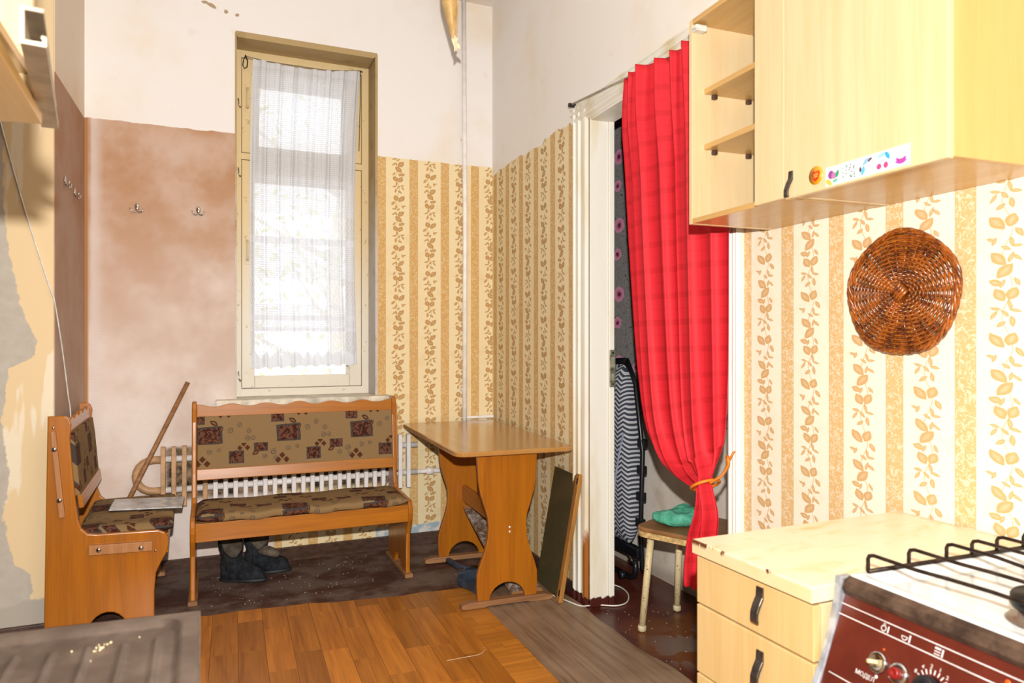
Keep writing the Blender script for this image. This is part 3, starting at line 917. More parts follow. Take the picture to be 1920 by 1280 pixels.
for k in range(3):
    cuts = [3.72, (2.83, 2.95, 2.60)[k], (1.9, 2.05, 1.72)[k], 1.32]
    for a, b in zip(cuts, cuts[1:]):
        def f(s_, t_, k=k, a=a, b=b):
            y = b + (a - b) * t_
            x0, x1 = 1.245 + 0.03 * (y - 3), vin_edge(y)
            fr = (vw[k] + (vw[k + 1] - vw[k]) * s_) / vw[3]
            z = 0.0052 + 0.006 * max(0, fr - 0.6) * (1 + math.sin(y * 6.5 + 1)) * (1 if y < 3.0 else 0)
            return (x0 + (x1 - x0) * fr + (0.0003 if s_ == 0 else 0), y + (0.0003 if t_ == 0 else 0), z - (0.0008 if s_ in (0, 1) or t_ in (0, 1) else 0))
        o = link('plank', MB().grid(f, 8, 20), VM, vin)

# ------------------------------------------------------------------ corner benches
def mat_fabric():
    t = NT('patterned_bench_fabric')
    p = t.coords()
    x, y, z = t.sep(p)
    wq = t.m('MULTIPLY', t.m('SUBTRACT', t.noise(p, 60.0, 2), 0.5), 0.006)
    q = t.comb(t.m('ADD', wq, t.m('MODULO', t.m('ADD', x, 4.02), 0.40)), t.m('ADD', wq, t.m('MODULO', t.m('ADD', t.m('SUBTRACT', z, y), 2.76), 0.285)), 0.0)
    n = t.noise(p, 350.0, 2)
    base = t.mix(n, '#7d6241', '#9a7d55')
    sq = [(.05, .122, 0, .030, .024), (.106, .041, .05, .056, .038), (.239, .219, 0, .034, .027), (.362, .262, 0, .032, .019)]
    dq = t.union([t.box(q, *s_) for s_ in sq])
    insq = t.step(t.noise(t.mapping(p, (1, 2, 3)), 55.0, 2, 0.5, 0.8), 0.47, 0.53)
    c = t.mix(t.m('LESS_THAN', dq, 1.12), base, '#46403c')
    c = t.mix(t.m('LESS_THAN', dq, 0.92), c, t.mix(insq, '#3f2219', '#6b4433'))
    dm = []
    for cx, cy, s_ in ((.072, .194, .0115), (.275, .262, .010), (.18, .135, .0105)):
        for ox, oy in ((0, 1.9), (-1.9, 0), (1.9, 0)):
            dm.append(t.m('ADD', t.box(q, cx + ox * s_, cy + oy * s_, PI / 4, s_, s_), 0.0))
    dd = t.union(dm)
    c = t.mix(t.m('LESS_THAN', dd, 1.0), c, '#54301f')
    rings = [(.206, .062, .016), (.252, .088, .014), (.300, .058, .014), (.293, .022, .015), (.322, .022, .013), (.025, .235, .017), (.103, .248, .014), (.380, .215, .014), (.036, .205, .012), (.150, .255, .012)]
    def swirl(cx, cy, r):
        l = t.local(q, cx, cy, 0, r, r * 0.85)
        lx, ly, _ = t.sep(l)
        ang = t.m('DIVIDE', t.m('ARCTAN2', ly, lx), 2 * PI)
        rad = t.vm('LENGTH', l)
        arm = t.m('ABSOLUTE', t.m('SUBTRACT', t.m('FRACT', t.m('SUBTRACT', t.m('MULTIPLY', rad, 1.7), ang)), 0.5))
        return t.m('MAXIMUM', t.m('MULTIPLY', arm, 1.25), t.m('SUBTRACT', rad, 0.85))
    dr = t.union([swirl(cx, cy, r) for cx, cy, r in rings])
    c = t.mix(t.m('LESS_THAN', dr, 0.22), c, '#4a4643')
    lf = t.union([t.leaf(q, .128, .099, -.5, .022, .011), t.leaf(q, .335, .235, .4, .02, .010), t.leaf(q, .165, .07, 1.0, .015, .007)])
    c = t.mix(t.m('LESS_THAN', lf, 1.0), c, '#4a2a20')
    c = t.mix(t.m('LESS_THAN', lf, 0.4), c, '#7d6241')
    t.bump(n, 0.2, 0.002)
    return t.fin(c, 0.9, 0, 0.12)
M['fabric'] = mat_fabric()
SIDE = [(.464, .955), (.40, .955), (.385, .945), (.376, .920), (.379, .885), (.382, .848), (.371, .70), (.360, .58), (.350, .50), (.338, .462), (.315, .438), (.28, .432), (.04, .425), (.012, .412), (-.002, .385), (-.003, .355), (.008, .315), (.030, .275), (.048, .235), (.055, .15), (.055, .05), (.050, .0)]
ARC = [(.315, 0)] + [(.24 + .075 * math.cos(a), .085 * math.sin(a)) for a in [PI * k / 10 for k in range(1, 10)]] + [(.165, 0)]
SIDE_OUT = SIDE[:] + ARC[::-1] + [(.478, 0)]
def make_bench(label, loc, rz, L, waves, batten_left):
    r = thing('corner_bench', label, 'bench', loc, rz, 'corner bench set')
    for x0 in (0.0, L - 0.024):
        link('side_panel', MB().prism(SIDE_OUT, x0, x0 + 0.024, 0, 0.006, 3), M['honey'], r)
        link('foot_board', MB().box(x0 - 0.010, x0 + 0.034, 0.03, 0.50, 0, 0.022, 0.004), M['foot_wood'], r)
    a, b = 0.024, L - 0.024
    n = 60
    top = [(a + (b - a) * i / n, 0.934 + 0.0075 * math.cos(2 * PI * waves * (i / n - 0.5)) + 0.004 * math.exp(-((i / n - 0.5) * 26) ** 2)) for i in range(n + 1)]
    rail = [(a, 0.872)] + top + [(b, 0.872)]
    link('top_rail', MB().prism(rail, 0.384, 0.404, 1, 0.003), M['honey_x'], r)
    link('lower_rail', MB().box(a, b, 0.335, 0.355, 0.548, 0.606, 0.004, M=Matrix.Translation((0, 0.345, 0.577)) @ Matrix.Rotation(-0.12, 4, 'X') @ Matrix.Translation((0, -0.345, -0.577))), M['honey_x'], r)
    link('seat_rail', MB().box(a, b, 0.0, 0.020, 0.312, 0.402, 0.003), M['honey_x'], r)
    link('seat_board', MB().box(a, b, 0.022, 0.365, 0.386, 0.402), M['raw_wood'], r)
    link('backrest', MB().prism([(.345, .603), (.378, .600), (.398, .878), (.372, .878), (.362, .80)], a + 0.002, b - 0.002, 0, 0.008, 3), M['fabric'], r, smooth=False)
    def seat(u, v):
        # closed pad section swept along the bench
        w = 0.385
        ang = 2 * PI * v
        sx = math.copysign(abs(math.cos(ang)) ** 0.35, math.cos(ang))
        sz = math.copysign(abs(math.sin(ang)) ** 0.45, math.sin(ang))
        e = min(1.0, min(u, 1 - u) * 30) ** 0.4
        sagz = -0.004 * math.sin(PI * u) + 0.003 * math.sin(u * 19)
        return (a + 0.002 + (b - a - 0.004) * u, 0.172 + sx * (w / 2) * (0.975 + 0.025 * e), 0.427 + sz * 0.024 * e + sagz + 0.006 * math.sin(2 * PI * u * 6.5) * (1 if sx < -0.8 else 0) * 0.6)
    link('seat_cushion', MB().grid(seat, 40, 32), M['fabric'], r)
    if batten_left:
        for P_, sc_ in (([(.452, .892), (.432, .894), (.397, .521), (.420, .519)], ((.437, .815), (.418, .596))), ([(.310, .390), (.062, .381), (.062, .338), (.310, .346)], ((.272, .367), (.108, .357)))):
            bt = link('batten', MB().prism(P_, -0.018, 0.0, 0, 0.003), M['raw_wood'], r)
            bt['label'] = 'raw wooden connecting batten with two screws'
            for y, z in sc_:
                m_ = MB().lathe([(0.002, 0), (0.011, 0), (0.011, 0.002), (0.006, 0.005), (0.002, 0.0055)], 14, Matrix.Translation((-0.018, y, z)) @ Matrix.Rotation(-PI / 2, 4, 'Y'))
                link('screw', m_, M['chrome'], bt)
        for y, z in ((.442, .905), (.05, .333)):
            link('screw', MB().lathe([(0.001, 0), (0.006, 0), (0.005, 0.003), (0.001, 0.004)], 12, Matrix.Translation((0, y, z)) @ Matrix.Rotation(-PI / 2, 4, 'Y')), M['chrome'], r)
    else:
        bt = link('batten', MB().prism([(.452, .900), (.425, .900), (.395, .521), (.420, .519)], L, L + 0.018, 0, 0.003), M['raw_wood'], r)
        bt['label'] = 'raw wooden batten on the outer side panel'
        for z in (.83, .585):
            link('screw', MB().lathe([(0.001, 0), (0.009, 0), (0.006, 0.004), (0.001, 0.005)], 12, Matrix.Translation((L + 0.018, .437 if z > .7 else .412, z)) @ Matrix.Rotation(PI / 2, 4, 'Y')), M['chrome'], bt)
    return r
make_bench('long corner bench with patterned brown fabric standing under the window', (-0.052, 3.735, 0), -0.012, 1.09, 6.0, False)
make_bench('short corner bench with screwed battens standing against the brown left wall', (-0.140, 3.595, 0), PI / 2 + 0.015, 0.755, 5.0, True)

# marbled sheet on the short bench
def mat_marble():
    t = NT('grey_marbled_laminate')
    p = t.coords()
    n = t.noise(p, 14.0, 5, 0.7, 1.2)
    return t.fin(t.mix(t.step(n, 0.3, 0.7), '#a9a9aa', '#dedddb'), 0.25, 0, 0.5)
mb = MB().prism([(-0.41, 3.935), (-0.088, 3.868), (-0.082, 4.115), (-0.41, 4.185)], 0.458, 0.464, 2, 0.001)
mr = link('marbled_sheet', mb, mat_marble())
tag(mr, 'grey marbled laminate sheet lying flat on the short bench seat', 'panel')

# leaning stick
mb = MB().tube([(-0.560, 4.380, 0.012), (-0.35, 4.372, 0.445), (-0.071, 4.435, 1.045)], 0.0125, 12)
st = link('wooden_stick', mb, M['foot_wood'])
tag(st, 'round wooden stick leaning on the back wall behind the short bench', 'stick')

# ------------------------------------------------------------------ radiator and pipes
rad = thing('radiator', 'white finned radiator under the window, partly behind the long bench', 'radiator', (0.5, 4.40, 0))
fin_mb = MB().box(-0.0125, 0.0125, -0.022, 0.016, 0.357, 0.692, 0.003, 1)
fin0 = link('fin', fin_mb, M['white_paint'], rad)
fin_t = fin0.data.copy()
fin_t.materials.clear()
fin_t.materials.append(M['rust_paint'])
for i in range(27):
    o = fin0 if i == 26 else fin0.copy()
    if i < 26:
        COL.objects.link(o)
    o.location = (-0.695 + i * 0.0535, 0, random.uniform(-0.002, 0.002))
    if i < 5:
        o.data = fin_t
for z in (0.618, 0.446):
    link('header_pipe', MB().tube([(-0.72, 0.018, z), (0.76, 0.018, z)], 0.018, 10), M['white_paint'], rad)
mb = MB().tube([(-0.70, 0.018, 0.618)] + [(-0.745 - 0.086 * math.sin(a), 0.018, 0.532 + 0.086 * math.cos(a)) for a in [PI * k / 10 for k in range(11)]] + [(-0.70, 0.018, 0.446)], 0.021, 10)
ub = link('u_bend', mb, M['rust_paint'], rad)
ub['label'] = 'tan stained u-shaped pipe bend'
mb = MB().tube([(0.72, 0.018, 0.446), (1.07, 0.018, 0.440)], 0.015, 10)
mb.lathe([(0.016, 0), (0.024, 0.004), (0.024, 0.045), (0.016, 0.05)], 10, Matrix.Translation((0.82, 0.018, 0.444)) @ Matrix.Rotation(PI / 2, 4, 'Y'))
link('supply_pipe', mb, M['white_paint'], rad)

pipe = thing('heating_pipe', 'thin white vertical pipe on the striped wall beside the corner', 'pipe', (1.582, 4.425, 0))
link('riser', MB().tube([(0, 0, 0.42), (0.004, 0, 2.0), (-0.004, 0.002, 3.52)], 0.0155, 10), M['white_paint'], pipe)
link('trunking', MB().box(0.01, 0.225, 0.012, 0.033, 0.764, 0.782, 0.003), M['white_paint'], pipe)
for z in (0.95, 2.6):
    link('pipe_clip', MB().box(-0.018, 0.018, 0.0, 0.033, z, z + 0.018, 0.003), M['white_paint'], pipe)

# twisted paper strip hanging from the ceiling in front of the pipe
pst = thing('hanging_paper_strip', 'yellowish paper strip twisted to a torn point hanging from the ceiling', 'paper strip', (1.085, 3.2, 0))
def strip(u, v):
    z = 2.70 + 0.80 * v
    w = 0.011 + 0.032 * min(1, v / 0.22) ** 0.9
    a = PI * 0.75 + (u - 0.5) * 4.4
    return (w * math.cos(a) - 0.02 * min(1, v / 0.25) + 0.006, w * math.sin(a), z)
link('paper_strip', MB().grid(strip, 16, 30), simple('amber_paper', '#e0b878', 0.4, var=0.08), pst, solid=0.001)
def strip2(u, v):
    w = 0.004 + 0.024 * v ** 0.7
    return (0.006 + (u - 0.5) * w + 0.004 * math.sin(v * 7), -0.012 + 0.010 * math.sin(u * 4), 2.638 + 0.075 * v + 0.012 * math.sin(u * 5) * v)
link('torn_end', MB().grid(strip2, 6, 8), simple('pale_torn_paper', '#f3e2bd', 0.5), pst, solid=0.001)
def strip3(u, v):
    return (0.012 + 0.028 * u, -0.006 - 0.006 * math.sin(u * 3), 2.672 + (v - 0.5) * 0.03 * (1 - 0.5 * u) - 0.014 * u)
link('torn_flap', MB().grid(strip3, 5, 4), bpy.data.materials['pale_torn_paper'], pst, solid=0.001)
link('hanging_thread', MB().tube([(-0.014, 0.03, 3.48), (-0.014, 0.03, 3.52)], 0.004, 6), M['iron'], pst)

# ------------------------------------------------------------------ coat hooks
def coat_hook(label, loc, rz):
    r = thing('coat_hook', label, 'hook', loc, rz, 'chrome double coat hooks')
    link('back_plate', MB().lathe([(0.004, 0), (0.013, 0), (0.012, 0.004), (0.006, 0.007), (0.002, 0.007)], 16, Matrix.Translation((0, 0, 0.012)) @ Matrix.Rotation(PI / 2, 4, 'X') @ Matrix.Scale(1.7, 4, (0, 1, 0))), M['chrome'], r)
    for s in (-1, 1):
        link('prong', MB().tube([(0, -0.005, -0.006), (s * 0.008, -0.014, -0.018), (s * 0.02, -0.02, -0.019), (s * 0.029, -0.022, -0.010), (s * 0.032, -0.022, 0.002)], [0.0055, 0.005, 0.0042, 0.004, 0.005], 8), M['chrome'], r)
    return r
coat_hook('chrome double coat hook on the faded back wall, the one farther from the window', (-0.328, 4.458, 2.007), 0)
coat_hook('chrome double coat hook on the faded back wall, the one next to the window', (-0.017, 4.458, 2.013), 0)
coat_hook('chrome double coat hook on the brown side wall, the higher one near the hanging cable', (-0.592, 3.93, 2.024), PI / 2)
coat_hook('chrome double coat hook on the brown side wall, the lower one near the room corner', (-0.586, 4.17, 2.016), PI / 2)

# cables
cb = link('hanging_cable', MB().tube(smooth([(-0.80, 3.712, 2.25), (-0.785, 3.712, 2.17), (-0.713, 3.712, 1.871), (-0.654, 3.712, 1.652), (-0.614, 3.711, 1.51), (-0.596, 3.705, 1.45), (-0.590, 3.82, 1.28), (-0.587, 3.90, 1.15), (-0.584, 3.97, 1.02), (-0.582, 4.03, 0.90), (-0.58, 4.05, 0.5)]), 0.0032, 6), M['plastic_white'])
tag(cb, 'thin white cable hanging down the torn cream wall to the short bench', 'cable')
cb = link('floor_cable', MB().tube(smooth([(1.50, 3.42, 0.010), (1.60, 3.20, 0.011), (1.66, 3.02, 0.009), (1.70, 3.00, 0.008), (1.76, 2.99, 0.006), (1.83, 2.95, 0.006), (1.90, 2.97, 0.006), (1.965, 3.06, 0.006), (1.985, 3.16, 0.006), (1.955, 3.24, 0.006)]), 0.0035, 6), M['plastic_white'])
tag(cb, 'thin white cable curling on the floor round the door post foot', 'cable')
cb = link('wall_cable', MB().tube(smooth([(-0.04, 4.44, 0.235), (0.3, 4.43, 0.205), (0.5, 4.43, 0.215), (0.75, 4.44, 0.245), (0.98, 4.35, 0.36), (1.04, 4.34, 0.40), (1.10, 4.35, 0.62), (1.115, 4.44, 0.70)]), 0.003, 6), simple('grey_cable', '#8d857c', 0.5))
tag(cb, 'thin grey cable slung along the wall behind the long bench', 'cable')

# ------------------------------------------------------------------ table and what is under it
tbl = thing('dining_table', 'honey brown wooden table with curved leg panels by the striped corner', 'table', (1.430, 3.787, 0.0056), -0.058)
def rrect(x0, x1, y0, y1, r, n=6):
    P = []
    for cx, cy, a0 in ((x1 - r, y1 - r, 0), (x0 + r, y1 - r, PI / 2), (x0 + r, y0 + r, PI), (x1 - r, y0 + r, 1.5 * PI)):
        P += [(cx + r * math.cos(a0 + PI / 2 * k / n), cy + r * math.sin(a0 + PI / 2 * k / n)) for k in range(n + 1)]
    return P
link('tabletop', MB().prism(rrect(-0.307, 0.303, -0.66, 0.618, 0.055), 0.728, 0.752, 2, 0.006, 3), M['tabletop'], tbl)
half = [(.05, 0.022), (.156, 0.022)]
PR = [(.150, .022), (.155, .10), (.154, .15), (.140, .20), (.118, .26), (.102, .32), (.097, .38), (.102, .43), (.122, .49), (.140, .55), (.147, .60), (.150, .66), (.155, .728)]
arch = [(.092 * math.cos(a), .022 + .085 * math.sin(a)) for a in [PI * k / 12 for k in range(13)]]
LEG = PR + [(-x, z) for x, z in PR[::-1]] + arch[::-1]
FOOT = [(-.215, .0), (-.235, .006), (-.232, .022), (-.19, .032), (.19, .032), (.232, .022), (.235, .006), (.215, 0), (.12, 0), (.10, .006), (-.10, .006), (-.12, 0)]
for y in (-0.612, 0.135):
    link('leg_panel', MB().prism([(x - .037, z) for x, z in LEG], y, y + 0.024, 1, 0.004), M['honey'], tbl)
    link('foot', MB().prism([(x - .037, z) for x, z in FOOT], y - 0.012, y + 0.036, 1, 0.003), M['foot_wood'], tbl)
link('stretcher', MB().box(-0.050, -0.026, -0.588, 0.135, 0.345, 0.435, 0.003), M['honey_x'], tbl)
for z in (.372, .350):
    link('screw_cap', MB().lathe([(0.001, 0), (0.006, 0), (0.005, 0.002), (0.001, 0.003)], 10, Matrix.Translation((-.027, -0.612, z)) @ Matrix.Rotation(PI / 2, 4, 'X')), M['plastic_white'], tbl)
spt = link('paper_disc', MB().lathe([(0.0005, 0.7567), (0.021, 0.7567), (0.021, 0.7575), (0.0005, 0.7575)], 24, Matrix.Translation((1.594, 3.793, 0))), simple('pale_disc', '#e9dccb', 0.6))
tag(spt, 'small round pale paper disc lying on the table top', 'disc')

# folded board in clear film resting on the stretcher side, under the table
def mat_film():
    t = NT('crumpled_clear_film')
    n = t.noise(t.coords(), 30.0, 4, 0.7)
    t.bump(n, 0.6, 0.01)
    return t.fin(t.mix(t.step(n, 0.4, 0.7), '#6a4f3e', '#b9aca2'), 0.2, 0, 0.6)
fb = thing('wrapped_board', 'film-wrapped board leaning under the table behind the stretcher', 'board', (1.43, 3.24, 0.008))
bx = Vector((1, 0.05, -0.04)).normalized()
by = Vector((-0.045, 0.62, 0.327)).normalized()
bz = bx.cross(by).normalized()
bx = by.cross(bz)
q = Matrix((bx, by, bz)).transposed().to_4x4()
link('board', MB().box(-0.02, 0.15, 0.0, 0.69, 0.0, 0.016, 0.002, M=q), M['raw_wood'], fb)
link('film', MB().box(-0.023, 0.153, 0.02, 0.66, -0.002, 0.018, 0.004, M=q), mat_film(), fb)

# dustpan
dp = thing('dustpan', 'dark blue-grey plastic dustpan on the floor behind the near table leg', 'dustpan', (1.335, 3.50, 0.0115), 0.32)
M['dust'] = simple('dark_blue_grey_plastic', '#39414d', 0.42, var=0.12, scale=25)
mb = MB()
mb.prism([(-.11, -.12), (.11, -.12), (.10, .06), (.045, .12), (-.045, .12), (-.10, .06)], 0.0, 0.004, 2, 0.001)
mb.prism([(-.112, -.12), (-.106, -.12), (-.098, .06), (-.104, .06)], 0.0, 0.035, 2)
mb.prism([(.106, -.12), (.112, -.12), (.104, .06), (.098, .06)], 0.0, 0.035, 2)
mb.loft([[(-.10, .06, 0), (.10, .06, 0), (.10, .06, .05), (-.10, .06, .05)], [(-.05, .12, .002), (.05, .12, .002), (.05, .12, .055), (-.05, .12, .055)]])
link('pan', mb, M['dust'], dp)
link('handle', MB().tube([(0, .10, .03), (0, .14, .036), (0, .18, .044), (0, .27, .056), (0, .285, .057)], [.035, .024, .017, .015, .008], 10), M['dust'], dp)

# smoked glass cabinet door leaning at the wall
gd = thing('glass_cabinet_door', 'smoked glass pane with a wooden edge rail leaning beside the door casing', 'glass door', (1.592, 3.075, 0.009))
yv = Vector((0.026, 0.318, 0)).normalized()
zv = Vector((0.112, 0.02, 0.62)).normalized()
xv = yv.cross(zv).normalized()
zv = xv.cross(yv)
GM = Matrix((xv, yv, zv)).transposed().to_4x4()
def mat_smoked():
    t = NT('smoked_glass')
    tr = t.node('ShaderNodeBsdfTransparent')
    tr.inputs[0].default_value = srgb('#b3a981')
    gl = t.node('ShaderNodeBsdfGlossy')
    gl.inputs['Roughness'].default_value = 0.12
    gl.inputs[0].default_value = (0.5, 0.48, 0.4, 1)
    df = t.node('ShaderNodeBsdfDiffuse')
    df.inputs[0].default_value = srgb('#7d7250')
    m0 = t.node('ShaderNodeMixShader', [0.38, tr.outputs[0], df.outputs[0]])
    mx = t.node('ShaderNodeMixShader', [0.08, m0.outputs[0], gl.outputs[0]])
    t.link(mx.outputs[0], t.out.inputs[0])
    return t.mat
link('edge_rail', MB().box(-0.010, 0.012, 0.0, 0.040, 0.0, 0.625, 0.003, M=GM), wood('rail_wood', '#b5813f', '#93602a', 2, 0.4), gd)
link('pane', MB().box(-0.002, 0.003, 0.040, 0.330, 0.012, 0.612, M=GM), mat_smoked(), gd)
for z in (0.03, 0.575):
    link('hinge_cup', MB().box(-0.0115, -0.010, 0.008, 0.020, z, z + 0.03, 0.0005, M=GM), M['iron'], gd)

# ------------------------------------------------------------------ boots
def mat_suede(name, a, b):
    t = NT(name)
    p = t.coords()
    n = t.noise(p, 22.0, 4, 0.65)
    t.bump(t.noise(p, 160.0, 2), 0.2, 0.002)
    return t.fin(t.mix(t.step(n, 0.35, 0.7), a, b), 0.9, 0, 0.15)
M['suede'] = mat_suede('black_suede', '#1a1c1f', '#33363a')
M['sole'] = simple('dark_rubber_sole', '#1f2123', 0.6)
M['lining'] = mat_suede('brown_boot_lining', '#4f443a', '#75685a')
def boot(label, loc, rz, lean):
    r = thing('ankle_boot', label, 'boot', loc, rz, 'pair of dark suede boots')
    # local +x = toe
    def outline(sc, z):
        P = []
        for k in range(28):
            a = 2 * PI * k / 28
            cx = math.cos(a)
            x = 0.125 * cx
            w = (0.045 if cx > 0 else 0.036) * (1 - 0.12 * max(0, cx) ** 3) * abs(math.sin(a)) ** 0.8 * math.copysign(1, math.sin(a))
            P.append((x * sc, w * sc, z))
        return P
    link('sole', MB().loft([outline(1.0, 0), outline(1.03, 0.006), outline(1.02, 0.016), outline(0.97, 0.018)]), M['sole'], r)
    rings = []
    for k in range(26):
        s_ = k / 25
        x = -0.12 + 0.24 * s_
        h = 0.105 * (1 - s_) ** 0.8 + 0.052 if s_ < 0.93 else 0.05 * math.sqrt(max(0.02, 1 - ((s_ - 0.93) / 0.075) ** 2))
        h = min(h, 0.12)
        w = 0.040 * math.sin(PI * min(1, 0.18 + s_ * 0.75)) ** 0.5 + 0.006 * s_
        if s_ > 0.9:
            w *= math.sqrt(max(0.03, 1 - ((s_ - 0.9) / 0.105) ** 2))
        if s_ < 0.1:
            w *= math.sqrt(max(0.05, 1 - ((0.1 - s_) / 0.105) ** 2))
        ring = []
        for j in range(18):
            a = 2 * PI * j / 18
            z = 0.016 + (h - 0.016) * max(0, math.sin(a)) ** 0.75 if math.sin(a) > 0 else 0.016
            ring.append((x, w * math.copysign(abs(math.cos(a)) ** 0.7, math.cos(a)), z))
        rings.append(ring)
    link('upper', MB().loft(rings), M['suede'], r)
    def shaft(u, v, inner=0.0):
        a = 2 * PI * u
        z = 0.06 + 0.175 * v - 0.105 * v * v * max(0, math.cos(a + PI / 2 - 0.5)) ** 2 - 0.02 * v * max(0, math.cos(a)) + (0.012 * math.cos(a + 0.6) * v) + 0.006 * math.sin(3 * a) * v
        rx = 0.058 - 0.006 * v + 0.006 * math.sin(v * 9 + 2 * a) - inner
        ry = 0.041 + 0.007 * v + 0.004 * math.sin(v * 8 + a) - inner
        fl = 0.022 * v * v * max(0, math.cos(a))
        return (-0.058 + (rx + fl) * math.cos(a) + lean[0] * v * v, ry * math.sin(a) + lean[1] * v * v, z)
    link('shaft', MB().grid(lambda u, v: shaft(u, v), 32, 14, close_u=True), M['suede'], r)
    link('lining', MB().grid(lambda u, v: shaft(1 - u, 0.2 + 0.8 * v, 0.005), 32, 12, close_u=True), M['lining'], r)
    link('zip', MB().tube([shaft(0.70, v, -0.001) for v in [0.0, .25, .5, .75, 1.0]], 0.003, 5), M['iron'], r)
    return r
boot('near dark suede ankle boot with open brown-lined shaft under the long bench', (0.205, 4.07, 0), -0.42, (-0.02, -0.01))
boot('far dark suede ankle boot half hidden behind its partner under the long bench', (0.335, 4.165, 0), -0.12, (-0.015, 0.01))
mb = MB()
rings = []
for k in range(12):
    s_ = k / 11
    x = -0.055 + 0.115 * s_
    w = 0.034 * math.sqrt(max(0.02, 1 - (2 * s_ - 1) ** 2)) + 0.002
    rings.append([(x, w * 0.8 * math.cos(a), w * 0.75 * math.sin(a) + 0.008 * math.sin(s_ * 5)) for a in [2 * PI * j / 14 for j in range(14)]])
sl = link('rolled_sock', mb.loft(rings), M['lining'])
sl.location = (0.335, 4.095, 0.130)
sl.rotation_euler = (0.2, 0.12, -0.15)
tag(sl, 'brown rolled wool sock resting on top of the far boot', 'sock')

# ------------------------------------------------------------------ hall: folding cot, stool, cloth
def mat_chevron():
    t = NT('grey_zigzag_ticking')
    p = t.coords()
    x, y, z = t.sep(p)
    tri = t.m('PINGPONG', t.m('ADD', y, 5.0), 0.032)
    s_ = t.m('FRACT', t.m('DIVIDE', t.m('ADD', z, t.m('MULTIPLY', tri, 0.75)), 0.024))
    c = t.mix(t.m('LESS_THAN', s_, 0.52), '#b9b9bd', '#3c3f49')
    t.bump(t.noise(p, 20.0, 3), 0.3, 0.01)
    return t.fin(c, 0.85, 0, 0.2)
cot = thing('folding_cot', 'folded black tube cot with grey zigzag mattress standing behind the door post', 'folding bed', (2.12, 3.33, 0), 0)
def matt(u, v):
    a = 2 * PI * u
    z = 0.19 + 0.96 * v
    e = min(1, min(v, 1 - v) * 12) ** 0.5
    bulge = 0.024 * math.sin(PI * v) + 0.012
    rx = (0.035 + bulge) * e
    ry = (0.125 + 0.045 * math.sin(PI * v)) * (0.7 + 0.3 * e)
    c, s_ = math.cos(a), math.sin(a)
    x = rx * math.copysign(abs(c) ** 0.6, c)
    y = ry * math.copysign(abs(s_) ** 0.6, s_)
    return (x - 0.01, y + 0.05 + 0.055 * (v - 0.3), z)
link('mattress', MB().grid(matt, 40, 50, close_u=True), mat_chevron(), cot)
mb = MB()
mb.tube([(-0.062 - 0.02 * math.sin(PI * v), 0.03 - 0.11 * v, 0.24 + 0.55 * v) for v in [0, .25, .5, .75, 1.0]], 0.006, 6)
lb = link('strap', mb, simple('pale_webbing', '#8f96a8', 0.8), cot)
lb['label'] = 'pale grey webbing strap'
link('rear_tube', MB().tube([(0.02, -0.17, 0.06), (0.0, -0.165, 0.09), (-0.01, -0.165, 0.30), (-0.015, -0.19, 0.70), (0.0, -0.10, 1.05), (0.0, -0.02, 1.17)], 0.013, 10), M['black_metal'], cot)
link('front_tube', MB().tube([(-0.02, 0.245, 0.12), (-0.03, 0.235, 0.6), (-0.03, 0.225, 1.05), (-0.028, 0.20, 1.13), (-0.02, 0.15, 1.165), (0.0, 0.02, 1.172), (0.0, -0.02, 1.172)], 0.014, 10), M['black_metal'], cot)
for z in (0.30, 0.44, 0.58, 0.72):
    y0 = -0.152 - 0.045 * z
    link('slat_clip', MB().box(-0.02, 0.012, y0 - 0.015, y0 + 0.04, z, z + 0.045, 0.004), M['black_metal'], cot)
for z in (0.86, 0.97, 1.07):
    link('slat_clip', MB().box(-0.05, 0.0, 0.20, 0.23, z - 0.03, z + 0.02, 0.004), M['black_metal'], cot)
link('base_bar', MB().box(-0.03, 0.02, -0.16, 0.24, 0.135, 0.185, 0.006), M['black_metal'], cot)
link('hinge_bolt', MB().tube([(-0.05, -0.11, 0.14), (-0.03, -0.15, 0.10)], 0.010, 10), M['chrome'], cot)
link('foot_tube', MB().tube([(-0.03, -0.14, 0.13), (-0.03, -0.15, 0.08), (-0.03, -0.135, 0.04), (-0.03, -0.09, 0.022), (-0.03, 0.20, 0.020)], 0.016, 10), M['black_metal'], cot)
link('caster', MB().lathe([(0.004, -0.012), (0.022, -0.012), (0.024, 0), (0.022, 0.012), (0.004, 0.012)], 18, Matrix.Translation((-0.055, -0.05, 0.024)) @ Matrix.Rotation(PI / 2, 4, 'Y')), M['black_metal'], cot)

